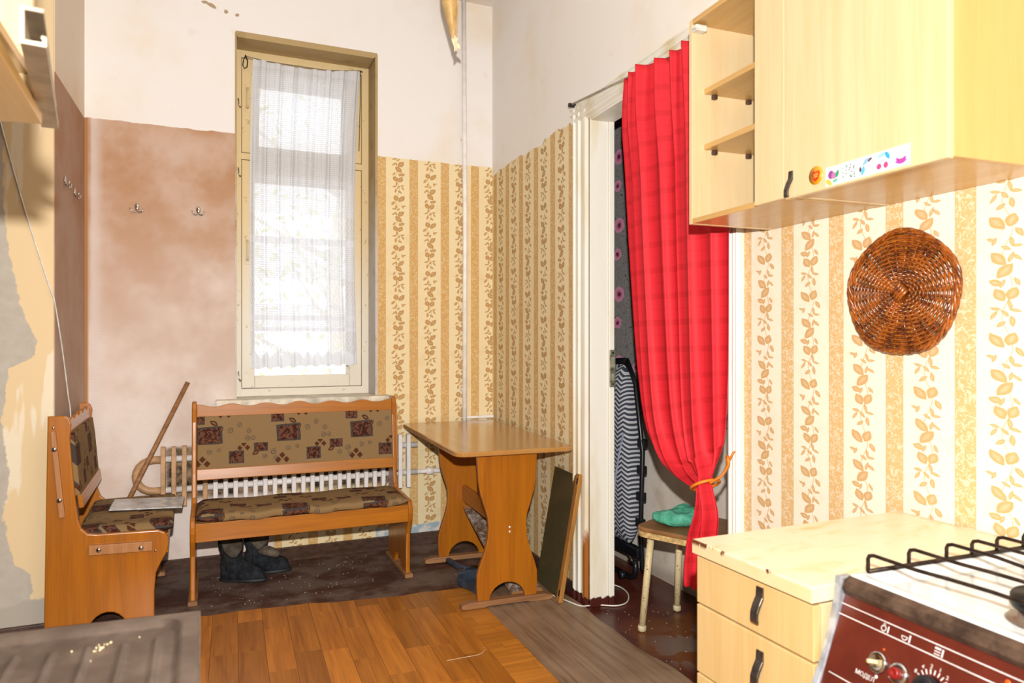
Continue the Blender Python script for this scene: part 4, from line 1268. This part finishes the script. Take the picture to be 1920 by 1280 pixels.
stool = thing('stool', 'low stool with brown seat and speckled cream metal legs in the doorway', 'stool', (1.988, 2.585, 0), 0.44)
mb = MB().prism(rrect(-0.195, 0.19, -0.185, 0.18, 0.06), 0.448, 0.468, 2, 0.007, 3)
link('seat', mb, simple('brown_stool_vinyl', '#94683f', 0.45, var=0.07, scale=10), stool)
link('seat_edge', MB().prism(rrect(-0.193, 0.188, -0.183, 0.178, 0.058), 0.425, 0.449, 2, 0.002), simple('pale_ply_edge', '#cfae74', 0.5, var=0.15, scale=50), stool)
def mat_leg():
    t = NT('speckled_cream_leg_paint')
    n = t.noise(t.coords(), 120.0, 3, 0.7)
    return t.fin(t.mix(t.step(n, 0.60, 0.66), '#ddc999', '#4a3a28'), 0.45, 0, 0.4)
ML = mat_leg()
for sx, sy in ((-1, -1), (-1, 1), (1, -1), (1, 1)):
    lg = link('leg', MB().tube([(sx * 0.13, sy * 0.125, 0.43), (sx * 0.158, sy * 0.155, 0.022)], 0.0155, 12), ML, stool)
    link('rubber_cap', MB().lathe([(0.012, 0), (0.019, 0.006), (0.019, 0.022), (0.0165, 0.028)], 14, Matrix.Translation((sx * 0.158, sy * 0.155, 0))), simple('cream_rubber', '#cdbf97', 0.6) if sx == -1 and sy == -1 else bpy.data.materials['cream_rubber'], lg)

def cloth_pt(u, v):
    a = 2 * PI * u
    r = abs(math.sin(PI * v)) ** 0.55
    ex = 0.126 + 0.010 * math.sin(2 * a + 1) + 0.006 * math.sin(5 * a)
    ey = 0.085 + 0.008 * math.sin(3 * a) + 0.005 * math.sin(7 * a)
    c, s_ = math.cos(a), math.sin(a)
    x = ex * r * math.copysign(abs(c) ** 0.6, c)
    y = ey * r * math.copysign(abs(s_) ** 0.6, s_)
    z = 0.026 - 0.026 * math.cos(PI * v) + (0.007 * math.sin(x * 45 + y * 20) + 0.005 * math.sin(y * 70 - x * 25) + 0.008 * math.sin(x * 14 + 1)) * v - 0.004 * v * (x / 0.11)
    return (x, y, max(z, 0))
def mat_teal():
    t = NT('teal_cotton_cloth')
    p = t.coords()
    n = t.noise(p, 25.0, 5, 0.7, 0.8)
    t.bump(n, 0.7, 0.012)
    return t.fin(t.mix(t.step(n, 0.3, 0.7), '#3f9c7c', '#74c7a8'), 0.9, 0, 0.15)
cl = link('folded_cloth', MB().grid(cloth_pt, 48, 24, close_u=True), mat_teal())
cl.location = (1.955, 2.60, 0.4685)
cl.rotation_euler = (0, 0, -0.05)
cl.scale = (1, 1, 1.2)
tag(cl, 'crumpled teal green folded cloth lying on the stool seat', 'cloth')

# ------------------------------------------------------------------ wall cabinets on the right
WCG = 'yellow wall cabinets above the counter'
def strap_handle(x, y, z, h=0.065, w=0.014, parent=None):
    k = h / 0.065
    P = [(0, .065), (-.003, .065), (-.0045, .047), (-.012, .034), (-.0175, .020), (-.018, .006), (-.0155, 0), (-.012, .001), (-.0135, .008), (-.013, .018), (-.008, .030), (-.0015, .041), (0, .044)]
    o = link('handle', MB().prism([(x + a, z + b * k) for a, b in P], y - w / 2, y + w / 2, 1, 0.0008, 1), M['handle'], parent)
    o['label'] = 'grey bent metal strap handle'
    return o
TH = 0.016
ZB, ZT = 1.630, 2.245
def carcass(r, y0, y1, depth=0.305):
    link('side_panel', MB().box(-depth, -0.004, y1 - TH, y1, ZB, ZT, 0.001, 1), M['cabinet'], r)
    link('side_panel', MB().box(-depth, -0.004, y0, y0 + TH, ZB, ZT, 0.001, 1), M['cabinet_side'], r)
    link('bottom_panel', MB().box(-depth, -0.004, y0 + TH, y1 - TH, ZB + 0.001, ZB + TH, 0.001, 1), M['cabinet_y'], r)
    link('top_panel', MB().box(-depth, -0.004, y0 + TH, y1 - TH, ZT - TH, ZT, 0.001, 1), M['cabinet_y'], r)
    link('back_panel', MB().box(-0.012, -0.006, y0 + TH, y1 - TH, ZB + TH, ZT - TH), M['cabinet'], r)
wa = thing('wall_cabinet', 'open yellow wall cabinet with two shelves next to the red curtain', 'cabinet', WO, RZ, WCG)
carcass(wa, 0.128, 0.556)
for z in (2.024, 1.856):
    link('shelf', MB().box(-0.263, -0.013, 0.145, 0.539, z, z + TH, 0.001, 1), M['cabinet_y'], wa)
    for x in (-0.230, -0.104):
        link('shelf_peg', MB().box(x - 0.0075, x + 0.0075, 0.525, 0.540, z - 0.014, z, 0.003), M['peg'], wa)
fp = link('front_panel', MB().box(-0.320, -0.3055, 0.134, 0.242, ZB + 0.001, ZT, 0.001, 1), M['cabinet'], wa)
ca = MB().box(-0.306, -0.268, 0.515, 0.540, 2.204, 2.222, 0.003).box(-0.312, -0.285, 0.512, 0.530, 2.208, 2.218, 0.002)
o = link('door_catch', ca, M['plastic_white'], wa)
o['label'] = 'cream plastic door catch'

wb = thing('wall_cabinet', 'closed yellow wall cabinet with fruit stickers above the wicker tray', 'cabinet', WO, RZ, WCG)
carcass(wb, -0.306, 0.122)
dr = link('door', MB().box(-0.322, -0.3055, -0.306, 0.128, ZB - 0.004, ZT, 0.0015, 1), M['cabinet'], wb)
strap_handle(-0.322, 0.106, ZB - 0.003, 0.064, 0.014, dr)
def sticker_mat(name, base, shapes):
    t = NT(name)
    p = t.coords()
    x, y, z = t.sep(p)
    q = t.comb(t.m('SUBTRACT', 0.0, y), z, 0.0)
    c = t.mix(0.0, base, base)
    for kind, cx, cy, a, l, w, colr in shapes:
        d = {'e': t.ell, 'l': t.leaf, 'b': t.box}[kind](q, cx, cy, a, l, w)
        c = t.mix(t.m('SUBTRACT', 1.0, t.step(d, 0.85, 1.05)), c, colr)
    return t.fin(c, 0.35, 0, 0.4)
def sticker(y, z, mat, w=0.043, h=0.043, round_=False):
    if round_:
        m_ = MB().lathe([(0.0004, 0), (w / 2, 0), (w / 2, 0.0007), (0.0004, 0.0007)], 28, Matrix.Rotation(-PI / 2, 4, 'Y'))
    else:
        m_ = MB().box(-0.0007, 0, -w / 2, w / 2, -h / 2, h / 2)
    o = link('sticker', m_, mat, dr)
    o.location = (-0.3222, y, z)
    return o
HEART = [('e', 0, -.002, 0, .0195, .021, '#e79a1f'), ('e', -.0055, .003, .5, .0075, .0085, '#d8431c'), ('e', .0055, .003, -.5, .0075, .0085, '#d8431c'), ('l', 0, -.004, PI / 2, .011, .011, '#d8431c'), ('b', 0, .002, .15, .007, .0012, '#f6c34a'), ('b', 0, -.003, .15, .006, .0012, '#f6c34a')]
o = sticker(0.026, 1.6635, sticker_mat('sticker_heart', '#e9a92f', HEART), 0.043, 0.043, True)
o['label'] = 'round amber sticker with a red heart'
rr = random.Random(5)
PL_ = [('e', -.006, .003, 0, .009, .010, '#9a4c96'), ('e', .002, .0, 0, .007, .008, '#c07ab2'), ('l', .012, .002, 1.2, .010, .005, '#3da06a'), ('l', .006, -.012, .2, .009, .004, '#6cc29a'), ('l', -.012, -.013, 2.5, .012, .006, '#f0c24e')]
DOT = [('e', rr.uniform(-.017, .017), rr.uniform(-.015, .016), 0, .0018, .0018, rr.choice(('#4c5a63', '#5aa79c', '#3f7f86'))) for k in range(26)]
BL = [('l', -.006, -.008, 1.3, .011, .006, '#69bcd0'), ('l', .002, .010, .7, .012, .005, '#8fb8d8'), ('e', -.013, -.004, 0, .003, .006, '#6a3a44'), ('e', .014, .013, 0, .004, .003, '#5b4250'), ('e', .010, .010, 0, .003, .003, '#5b4250')]
CH = [('e', -.009, -.009, 0, .0065, .0065, '#d64a86'), ('e', .008, -.009, 0, .006, .007, '#d64a86'), ('l', -.003, .013, .25, .012, .005, '#9bcbe4'), ('l', .012, .010, -1.0, .011, .005, '#3fa9cf')]
LO = [('l', 0, -.010, 0, .015, .006, '#c65cc0'), ('l', -.006, -.008, 2.3, .009, .004, '#b045ae'), ('l', .006, -.008, .8, .009, .004, '#b045ae'), ('e', 0, -.008, 0, .003, .003, '#e05a5a'), ('e', 0, .008, 0, .010, .010, '#efe3ee')]
for k, (sh, nm) in enumerate(((PL_, 'plums'), (DOT, 'dotted sprig'), (BL, 'blue leaves'), (CH, 'pink cherries'), (LO, 'pink lotus'))):
    o = sticker(-0.026 - k * 0.0445, 1.6515 + 0.0004 * k, sticker_mat('sticker_' + nm.replace(' ', '_'), '#f7f3ea', sh))
    o['label'] = 'square white tile sticker with ' + nm

# ------------------------------------------------------------------ wicker tray
wt = thing('wicker_tray', 'round brown wicker tray hanging on the striped wall under the cabinet', 'tray', wp(-0.016, 0.062, 1.401), RZ)
def mat_wicker():
    t = NT('varnished_wicker')
    p = t.coords()
    n = t.noise(p, 26.0, 4, 0.7)
    n2 = t.noise(p, 140.0, 2)
    c = t.mix(t.step(n, 0.35, 0.62), '#5a2a14', '#a8581a')
    c = t.mix(t.m('MULTIPLY', t.step(n2, 0.55, 0.72), 0.6), c, '#d08a34')
    return t.fin(c, 0.25, 0, 0.6, Coat_Weight=0.4)
MW = mat_wicker()
RY = 1.0
NS = 24
mb = MB()
pts = []
turns = 23
for k in range(turns * 96 + 1):
    a = 2 * PI * k / 96
    r_ = 0.026 + 0.124 * k / (turns * 96)
    ring = k // 96
    x = 0.0042 * math.sin(a * NS / 2 + PI * ring + 0.3)
    pts.append((x, r_ * math.cos(a) * 1.02, r_ * math.sin(a) * 0.98))
mb.tube(pts, 0.0031, 5)
wv = link('weave', mb, MW, wt)
wv['kind'] = 'stuff'
for k in range(NS):
    a = 2 * PI * (k + 0.5) / NS
    link('spoke', MB().tube([(0.0, 0.012 * math.cos(a), 0.012 * math.sin(a)), (0.0, 0.152 * math.cos(a) * 1.02, 0.152 * math.sin(a) * 0.98)], 0.0028, 5), MW, wt)
for j in range(4):
    P = []
    for k in range(96):
        a = 2 * PI * k / 96
        ph = a * 9 + j * PI / 2
        r_ = 0.1545 + 0.0045 * math.cos(ph) + 0.003 * math.sin(a * 5)
        P.append((-0.002 + 0.0055 * math.sin(ph), r_ * math.cos(a) * 1.02, r_ * math.sin(a) * 0.985))
    link('rim_strand', MB().tube(P, 0.0038, 6, closed=True), MW, wt)
for j in range(4):
    o = (j - 1.5) * 0.0085
    d = Vector((0, -math.cos(0.75), math.sin(0.75)))
    e = Vector((0, math.sin(0.75), math.cos(0.75)))
    c0 = e * o
    link('centre_stick', MB().tube([c0 - d * 0.021 + Vector((-0.005, 0, 0)), c0 + Vector((-0.008, 0, 0)), c0 + d * 0.021 + Vector((-0.005, 0, 0))], 0.0045, 6), MW, wt)

# ------------------------------------------------------------------ drawer cabinet and worktop
bc = thing('drawer_cabinet', 'yellow drawer cabinet with worn cream worktop beside the stove', 'cabinet', (0.975, 0.934, 0))
link('carcass', MB().box(0.026, 0.634, 0.004, 0.322, 0.06, 0.815, 0.002, 1), M['cabinet'], bc)
link('plinth', MB().box(0.07, 0.63, 0.01, 0.318, 0.0, 0.06), M['brown_paint'], bc)
def mat_worktop():
    t = NT('worn_cream_worktop')
    p = t.coords()
    x, y, z = t.sep(p)
    n = t.noise(t.mapping(p, scale=(3, 9, 3)), 2.0, 5, 0.65, 0.6)
    c = t.mix(t.step(n, 0.5, 0.75), '#efe0bd', '#dfc179')
    # stain towards the wall edge, chipped laminate along the front edge
    back = t.m('MULTIPLY', t.step(x, 0.60, 0.645), 0.6)
    c = t.mix(t.m('MULTIPLY', back, t.step(t.noise(p, 25.0, 3), 0.4, 0.6)), c, '#b9822f')
    chip = t.noise(t.mapping(p, scale=(1, 1, 0.5)), 24.0, 4, 0.7)
    edge = t.m('MULTIPLY', t.m('SUBTRACT', 1.0, t.step(x, 0.001, 0.003)), t.step(z, 0.832, 0.845))
    corner = t.m('MULTIPLY', t.step(y, 0.24, 0.34), 0.3)
    ch = t.m('MULTIPLY', edge, t.step(t.m('ADD', chip, corner), 0.6, 0.64))
    c = t.mix(ch, c, '#6b3a1c')
    side = t.m('MULTIPLY', t.m('SUBTRACT', 1.0, t.step(x, 0.001, 0.003)), t.m('SUBTRACT', 1.0, t.step(z, 0.843, 0.847)))
    c = t.mix(t.m('MULTIPLY', side, t.m('SUBTRACT', 1.0, ch)), c, t.mix(t.noise(p, 12.0, 3), '#e4c283', '#efdcb4'))
    return t.fin(c, 0.32, 0, 0.5)
link('worktop', MB().box(0.0, 0.638, 0.0, 0.332, 0.820, 0.850, 0.0015, 1), mat_worktop(), bc)
for z0, z1 in ((0.716, 0.815), (0.567, 0.712), (0.418, 0.563), (0.10, 0.414)):
    d_ = link('drawer', MB().box(0.007, 0.026, 0.002, 0.324, z0, z1, 0.002, 2), M['drawer'], bc)
    strap_handle(0.007, 0.132, z1 - 0.073 if z1 > 0.8 else z1 - 0.092, 0.066, 0.019, d_)

# ------------------------------------------------------------------ stove
sv = thing('gas_stove', 'old gas stove with white enamel top and brown control panel', 'stove', wp(-0.585, -0.302, 0), RZ)
enamel = NT('white_enamel')
EN = enamel.fin(enamel.mix(enamel.m('MULTIPLY', enamel.step(enamel.noise(enamel.coords(), 30, 3), 0.62, 0.75), 0.15), '#e4e6e6', '#c9b79a'), 0.16, 0, 0.5, Coat_Weight=0.3)
SW = 0.52
link('body', MB().box(0.03, 0.565, -SW + 0.003, -0.003, 0.02, 0.845, 0.004), EN, sv)
def top(u, v):
    x, y = u * 0.565, -SW + v * SW
    dd = min(x, 0.565 - x, -y, y + SW)
    t_ = max(0, min(1, (dd - 0.022) / 0.02))
    z = 0.868 - 0.012 * (t_ * t_ * (3 - 2 * t_))
    if dd < 0.004:
        z -= 0.004
    return (x + 0.016, y, z)
link('hob_top', MB().grid(top, 70, 70), EN, sv)
def mat_rim():
    t = NT('dirty_dark_rim')
    n = t.noise(t.coords(), 18.0, 5, 0.7)
    return t.fin(t.mix(t.step(n, 0.35, 0.7), '#3a2b24', '#6b5545'), 0.4, 0.3, 0.5)
RIM = mat_rim()
link('front_rim', MB().prism([(0.0, .838), (-.006, .848), (-.002, .862), (.012, .868), (.022, .864), (.03, .838)], -SW, -0.004, 1, 0.001), RIM, sv)
link('side_rim', MB().box(0.02, 0.575, -0.006, 0.0, 0.835, 0.864, 0.002).box(0.575, 0.581, -SW, 0, 0.83, 0.866, 0.002), RIM, sv)
# control panel leans outwards towards the bottom
PTOP, PBOT = (0.002, 0.838), (-0.062, 0.668)
pz = Vector((PTOP[0] - PBOT[0], 0, PTOP[1] - PBOT[1]))
PLN = pz.length
pz.normalize()
PM = Matrix(((0, pz.x, -pz.z, PTOP[0]), (-1, 0, 0, 0.0), (0, pz.z, pz.x, PTOP[1]), (0, 0, 0, 1)))   # (along, up from the top edge, out)
link('control_panel', MB().box(0.012, SW - 0.012, -PLN, 0, -0.02, 0, M=PM), simple('brown_enamel_panel', '#5e2418', 0.28, var=0.05), sv)
for y in (0.0, SW - 0.014):
    link('side_trim', MB().prism([(.016, .868), (-.008, .868), (-.011, .835), (-.024, .78), (-.045, .72), (-.078, .655), (-.060, .650), (-.035, .70), (-.012, .76), (.002, .82), (.016, .85)], -y - 0.014, -y, 1, 0.002), simple('dull_chrome_trim', '#c3c8d0', 0.3, 0.45, 0.1, 40), sv)
link('lower_rim', MB().box(0.012, SW - 0.012, -PLN - 0.02, -PLN, -0.03, 0.006, 0.004, M=PM), RIM, sv)
WHT = simple('white_panel_print', '#e9e2dc', 0.5)
mb = MB()
def bar(a0, a1, b0, b1, h=0.0006):
    mb.box(a0, a1, b0, b1, 0.0, h, M=PM)
bar(0.014, SW - 0.014, -.0175, -.0160)
bar(0.014, SW - 0.014, -.0355, -.0340)
bar(0.024, SW - 0.014, -.1330, -.1315)
def ring(cx, cy, r, w=0.0012, a0=0.0, a1=2 * PI, n=18):
    for k in range(n):
        a, b = a0 + (a1 - a0) * k / n, a0 + (a1 - a0) * (k + 1) / n
        vs = [PM @ Vector((cx + q * math.cos(c), cy + q * math.sin(c), 0.0005)) for q, c in ((r - w, a), (r, a), (r, b), (r - w, b))]
        mb.bm.faces.new([mb.bm.verts.new(v) for v in vs])
# burner symbol, oven symbol, grill symbol between the two lines
ring(0.103, -.0275, .0050, .0014)
ring(0.103, -.0215, .0022, .0009)
bar(0.1105, 0.1125, -.0325, -.0220)
ring(0.142, -.0265, .0055, .0013, PI, 2 * PI, 10)
bar(0.1365, 0.1475, -.0265, -.0255)
bar(0.1500, 0.1522, -.0325, -.0210)
for k in range(3):
    bar(0.194, 0.2035, -.0315 + .004 * k, -.0303 + .004 * k)
bar(0.194, 0.2035, -.0222, -.0208)
bar(0.2060, 0.2082, -.0325, -.0208)
bar(0.3235, 0.3258, -.0325, -.0208)
# dial scale
for k in range(9):
    a = math.radians(150 - k * 15)
    c, s_ = math.cos(a), math.sin(a)
    p_ = Vector((0.203 + 0.026 * c, -0.083 + 0.026 * s_, 0))
    R2 = Matrix.Translation(p_) @ Matrix.Rotation(a, 4, 'Z')
    mb.box(-0.0035, 0.0035, -0.0007, 0.0007, 0, 0.0006, M=PM @ R2)
link('panel_print', mb, WHT, sv)
def lettering(txt, a, b, size):
    cu = bpy.data.curves.new('lettering', 'FONT')
    cu.body = txt
    cu.size = size
    cu.extrude = 0.0002
    cu.align_x = 'CENTER'
    tmp = bpy.data.objects.new('lettering', cu)
    COL.objects.link(tmp)
    dg = bpy.context.evaluated_depsgraph_get()
    me = bpy.data.meshes.new_from_object(tmp.evaluated_get(dg))
    bpy.data.objects.remove(tmp)
    o = bpy.data.objects.new('lettering', me)
    COL.objects.link(o)
    me.materials.clear()
    me.materials.append(WHT)
    o.parent = sv
    o.matrix_local = PM @ Matrix.Translation((a, b, 0.0003))
    return o
lettering('МОДЕЛ', 0.092, -0.113, 0.010)
for k, ch in enumerate('842124'):
    if ch:
        a = math.radians(150 - k * 24)
        lettering(ch, 0.203 + 0.034 * math.cos(a), -0.086 + 0.034 * math.sin(a), 0.008)
def knob(a, b, prof, mat, name, n=28):
    return link(name, MB().lathe(prof, n, PM @ Matrix.Translation((a, b, 0))), mat, sv)
k1 = knob(0.110, -0.081, [(0.001, 0), (0.0175, 0), (0.0165, 0.005), (0.0135, 0.007), (0.011, 0.004), (0.001, 0.004)], M['chrome'], 'socket_ring')
k1['label'] = 'chrome ring with a cream pointer'
link('pointer', MB().tube([PM @ Vector((0.110, -0.081, 0.004)), PM @ Vector((0.104, -0.084, 0.018))], 0.0035, 8), simple('cream_pointer', '#d9c596', 0.45), k1)
k2 = knob(0.149, -0.083, [(0.001, 0), (0.0175, 0), (0.0165, 0.005), (0.012, 0.006), (0.001, 0.006)], M['chrome'], 'socket_ring')
k2['label'] = 'chrome ring with a red button'
link('button', MB().lathe([(0.001, 0.004), (0.009, 0.004), (0.009, 0.014), (0.006, 0.016), (0.003, 0.012), (0.001, 0.012)], 20, PM @ Matrix.Translation((0.149, -0.083, 0))), simple('red_button', '#8f1c18', 0.35), k2)
knob(0.203, -0.083, [(0.001, 0), (0.020, 0), (0.019, 0.016), (0.016, 0.020), (0.001, 0.020)], M['black_metal'], 'dial_knob')
knob(0.112, -0.103, [(0.0005, 0), (0.0028, 0), (0.0028, 0.0006), (0.0005, 0.0006)], WHT, 'print_dot')
knob(0.113, -0.0585, [(0.0005, 0), (0.0022, 0), (0.002, 0.0008), (0.0005, 0.0008)], simple('orange_dot', '#c2500f', 0.5), 'print_dot')
knob(0.304, -0.026, [(0.0005, 0), (0.004, 0), (0.0035, 0.001), (0.0005, 0.001)], simple('orange_lamp_lens', '#ef5a10', 0.3), 'lamp_lens')
link('white_switch', MB().box(0.262, 0.300, -0.075, -0.048, 0, 0.008, 0.002, M=PM), M['plastic_white'], sv)
for k in range(3):
    knob(0.335 + k * 0.052, -0.090, [(0.001, 0), (0.020, 0), (0.018, 0.018), (0.015, 0.020), (0.001, 0.020)], M['black_metal'], 'dial_knob')
# wire grate: a flat side wire with six raised rods running across
gr = MB().tube([(0.052, -0.016, 0.8715), (0.30, -0.014, 0.8715), (0.545, -0.012, 0.8715)], 0.0042, 8)
link('grate_wire', gr, M['iron'], sv)
link('grate_wire', MB().tube([(0.052, -SW + 0.016, 0.8715), (0.545, -SW + 0.014, 0.8715)], 0.0034, 8), M['iron'], sv)
for k, x in enumerate((0.054, 0.152, 0.247, 0.314, 0.382, 0.457, 0.535)):
    ben = (0.022, 0.0, 0.03, -0.03, 0.0, 0.0, -0.02)[k] if k not in (1, 2) else (0, 0.016, -0.026)[k]
    P = [(x, -0.014, 0.872), (x, -0.014, 0.893), (x, -0.017, 0.899), (x, -0.026, 0.902), (x, -0.11, 0.902), (x + ben * 0.4, -0.16, 0.902), (x + ben, -0.22, 0.900), (x + ben, -0.30, 0.900), (x + ben * 0.4, -0.36, 0.902), (x, -0.41, 0.902), (x, -SW + 0.026, 0.902), (x, -SW + 0.017, 0.899), (x, -SW + 0.014, 0.893), (x, -SW + 0.014, 0.872)]
    link('grate_rod', MB().tube(P, 0.0034, 8), M['iron'], sv)
BURN = simple('black_burner_cap', '#17191a', 0.4, 0.3, 0.15)
for x, y in ((0.150, -0.262), (0.395, -0.262), (0.15, -0.43), (0.395, -0.43)):
    b_ = link('burner_cap', MB().lathe([(0.001, 0.876), (0.051, 0.876), (0.053, 0.880), (0.053, 0.893), (0.049, 0.898), (0.001, 0.899)], 36, Matrix.Translation((x, y, 0))), BURN, sv)
    link('burner_base', MB().lathe([(0.001, 0.854), (0.062, 0.854), (0.056, 0.860), (0.044, 0.862), (0.044, 0.877), (0.001, 0.877)], 36, Matrix.Translation((x, y, 0))), M['steel'], b_)

# ------------------------------------------------------------------ sink drainer on its cabinet
sk = thing('sink_unit', 'steel sink with ridged draining board on a base cabinet, near left corner', 'sink', (0, 0, 0))
RID = [-0.057, -0.098, -0.141, -0.183, -0.226, -0.269, -0.312, -0.355]
def drain(u, v):
    x = -0.58 + 0.577 * u
    yy = 0.35 + 0.835 * v
    y = yy - 0.075 * x * v
    # recess
    dx = min(-0.026 - x, x + 0.56)
    dy = min(1.163 - yy, yy - 0.38)
    r = 0.03
    if dx < r and dy < r:
        dd = r - math.hypot(r - dx, r - dy)
    else:
        dd = min(dx, dy)
    t_ = max(0, min(1, dd / 0.008))
    z = 0.870 - 0.009 * t_ * t_ * (3 - 2 * t_)
    for k, rx in enumerate(RID):
        end = 1.122 - 0.005 * (k % 2)
        wv_ = max(0, 1 - abs(x - rx) / 0.006) * max(0, min(1, (end - yy) / 0.012))
        z += 0.005 * wv_ * wv_ * (3 - 2 * wv_)
    return (x, y, z)
def mat_drain():
    t = NT('dull_stained_steel')
    p = t.coords()
    n = t.noise(p, 14.0, 5, 0.65)
    c = t.mix(t.step(n, 0.35, 0.7), '#7d6f65', '#96877c')
    return t.fin(c, t.m('ADD', 0.34, t.m('MULTIPLY', n, 0.25)), 0.85, 0.5)
MD = mat_drain()
link('draining_board', MB().grid(drain, 170, 120), MD, sk)
link('board_edge', MB().box(-0.0045, -0.0015, 0.35, 1.183, 0.838, 0.870, 0.001).prism([(-0.58, 1.226), (-0.58, 1.2275), (-0.003, 1.1855), (-0.003, 1.184)], 0.838, 0.870, 2), M['steel'], sk)
link('base_cabinet', MB().box(-0.56, -0.025, 0.36, 1.16, 0.0, 0.838, 0.003), M['cabinet'], sk)
mb = MB()
rr = random.Random(9)
for k in range(26):
    x, y = (rr.gauss(-0.128, 0.014), rr.gauss(1.115, 0.012)) if k < 16 else (rr.uniform(-.2, -.03), rr.uniform(0.95, 1.14))
    s_ = rr.uniform(0.0008, 0.0017)
    mb.lathe([(s_ * 0.3, 0.8605), (s_, 0.8615), (s_ * 0.8, 0.8615 + s_), (s_ * 0.2, 0.862 + s_)], 6, Matrix.Translation((x, y, 0.0012)))
cr = link('crumbs', mb, simple('pale_crumbs', '#d8c49a', 0.8))
tag(cr, 'pale bread crumbs scattered on the steel draining board', 'crumbs')
cr['kind'] = 'stuff'

# ------------------------------------------------------------------ wall cabinet on the left with a metal profile along its front
lc = thing('wall_cabinet', 'yellow wall cabinet with aluminium handle profile above the sink', 'cabinet', (0, 0, 0))
link('bottom_panel', MB().prism([(-0.592, 0.45), (-0.204, 0.45), (-0.204, 0.935), (-0.2155, 1.240), (-0.592, 1.295)], 1.598, 1.614, 2, 0.001), M['cabinet_y'], lc)
link('side_panel', MB().prism([(-0.592, 1.279), (-0.225, 1.226), (-0.225, 1.242), (-0.592, 1.295)], 1.614, 2.2, 2), M['cabinet'], lc)
link('side_panel', MB().box(-0.592, -0.22, 0.45, 0.466, 1.614, 2.2), M['cabinet'], lc)
link('top_panel', MB().box(-0.592, -0.22, 0.45, 1.24, 2.2, 2.216), M['cabinet_y'], lc)
link('back_panel', MB().box(-0.592, -0.586, 0.466, 1.27, 1.614, 2.2), M['cabinet'], lc)
link('inner_shelf', MB().box(-0.586, -0.23, 0.466, 1.225, 1.665, 1.678), M['cabinet_y'], lc)
link('shelf_trim', MB().box(-0.232, -0.228, 0.60, 1.05, 1.634, 1.662, 0.001), simple('speckled_trim', '#5a5048', 0.25, 0.3, 0.3, 90), lc)
# aluminium channel: C section swept from the near cut end to the far end
a0, a1 = Vector((-0.167, 0.912, 0)), Vector((-0.234, 1.410, 0))
dv = (a1 - a0).normalized()
rv = Vector((-dv.y, dv.x, 0)) * -1
SEC = [(0.010, .0405), (-.0115, .0405), (-.0115, 0), (0.0125, 0), (0.0125, .0105), (.0085, .0115), (.0075, .009), (.0095, .0065), (.0085, .004), (-.0075, .004), (-.0075, .0365), (.010, .0365)]
mb = MB().loft([[a0 + rv * p + Vector((0, 0, 1.5985 + q)) for p, q in SEC], [a1 + rv * p + Vector((0, 0, 1.6365 + q)) for p, q in SEC]])
for f in mb.bm.faces:
    f.smooth = False
bmesh.ops.recalc_face_normals(mb.bm, faces=mb.bm.faces)
ap = link('handle_profile', mb, M['alu'], lc)
ap['label'] = 'aluminium channel handle profile with a bright cut end'

# ------------------------------------------------------------------ basket standing against the torn cream wall
bk_ = thing('wicker_basket', 'tall brown wicker basket standing against the torn cream wall left of the short bench', 'basket', (-0.962, 3.48, 0))
PB = [(0.150, 0.01), (0.165, 0.12), (0.180, 0.30), (0.186, 0.44), (0.182, 0.54), (0.172, 0.62)]
mb = MB()
for k in range(30):
    z = 0.015 + 0.02 * k
    r_ = curve(PB, (z - 0.01) / 0.61)[0]
    mb.tube([(r_ * math.cos(a) * (1 + 0.022 * math.sin(a * 14 + PI * k)), r_ * math.sin(a) * (1 + 0.022 * math.sin(a * 14 + PI * k)), z) for a in [2 * PI * j / 84 for j in range(84)]], 0.0085, 5, closed=True)
o = link('weave', mb, MW, bk_)
o['kind'] = 'stuff'
for k in range(28):
    a = 2 * PI * (k + 0.5) / 28
    link('stake', MB().tube([(curve(PB, t_)[0] * math.cos(a), curve(PB, t_)[0] * math.sin(a), 0.01 + 0.61 * t_) for t_ in (0, .25, .5, .75, 1)], 0.004, 5), MW, bk_)
link('rim', MB().tube([(0.174 * math.cos(2 * PI * j / 48), 0.174 * math.sin(2 * PI * j / 48), 0.628) for j in range(48)], 0.012, 8, closed=True), MW, bk_)
link('base', MB().lathe([(0.001, 0), (0.150, 0), (0.152, 0.012), (0.001, 0.012)], 32), MW, bk_)

# paint flakes and grit on the dark boards
rr = random.Random(21)
mb = MB()
for k in range(150):
    if k < 110:
        x, y = rr.uniform(0.02, 0.95), rr.uniform(3.68, 4.28)
    else:
        x, y = rr.uniform(1.70, 2.05), rr.uniform(2.1, 3.0)
    s_ = rr.uniform(0.0012, 0.0038)
    a = rr.uniform(0, PI)
    mb.box(-s_, s_, -s_ * 0.6, s_ * 0.6, 0.0002, 0.0012, M=Matrix.Translation((x, y, 0)) @ Matrix.Rotation(a, 4, 'Z'))
pf = link('paint_flakes', mb, simple('pale_flakes', '#c9bba8', 0.8))
tag(pf, 'tiny pale paint flakes and grit scattered over the dark floor boards', 'flakes')
pf['kind'] = 'stuff'
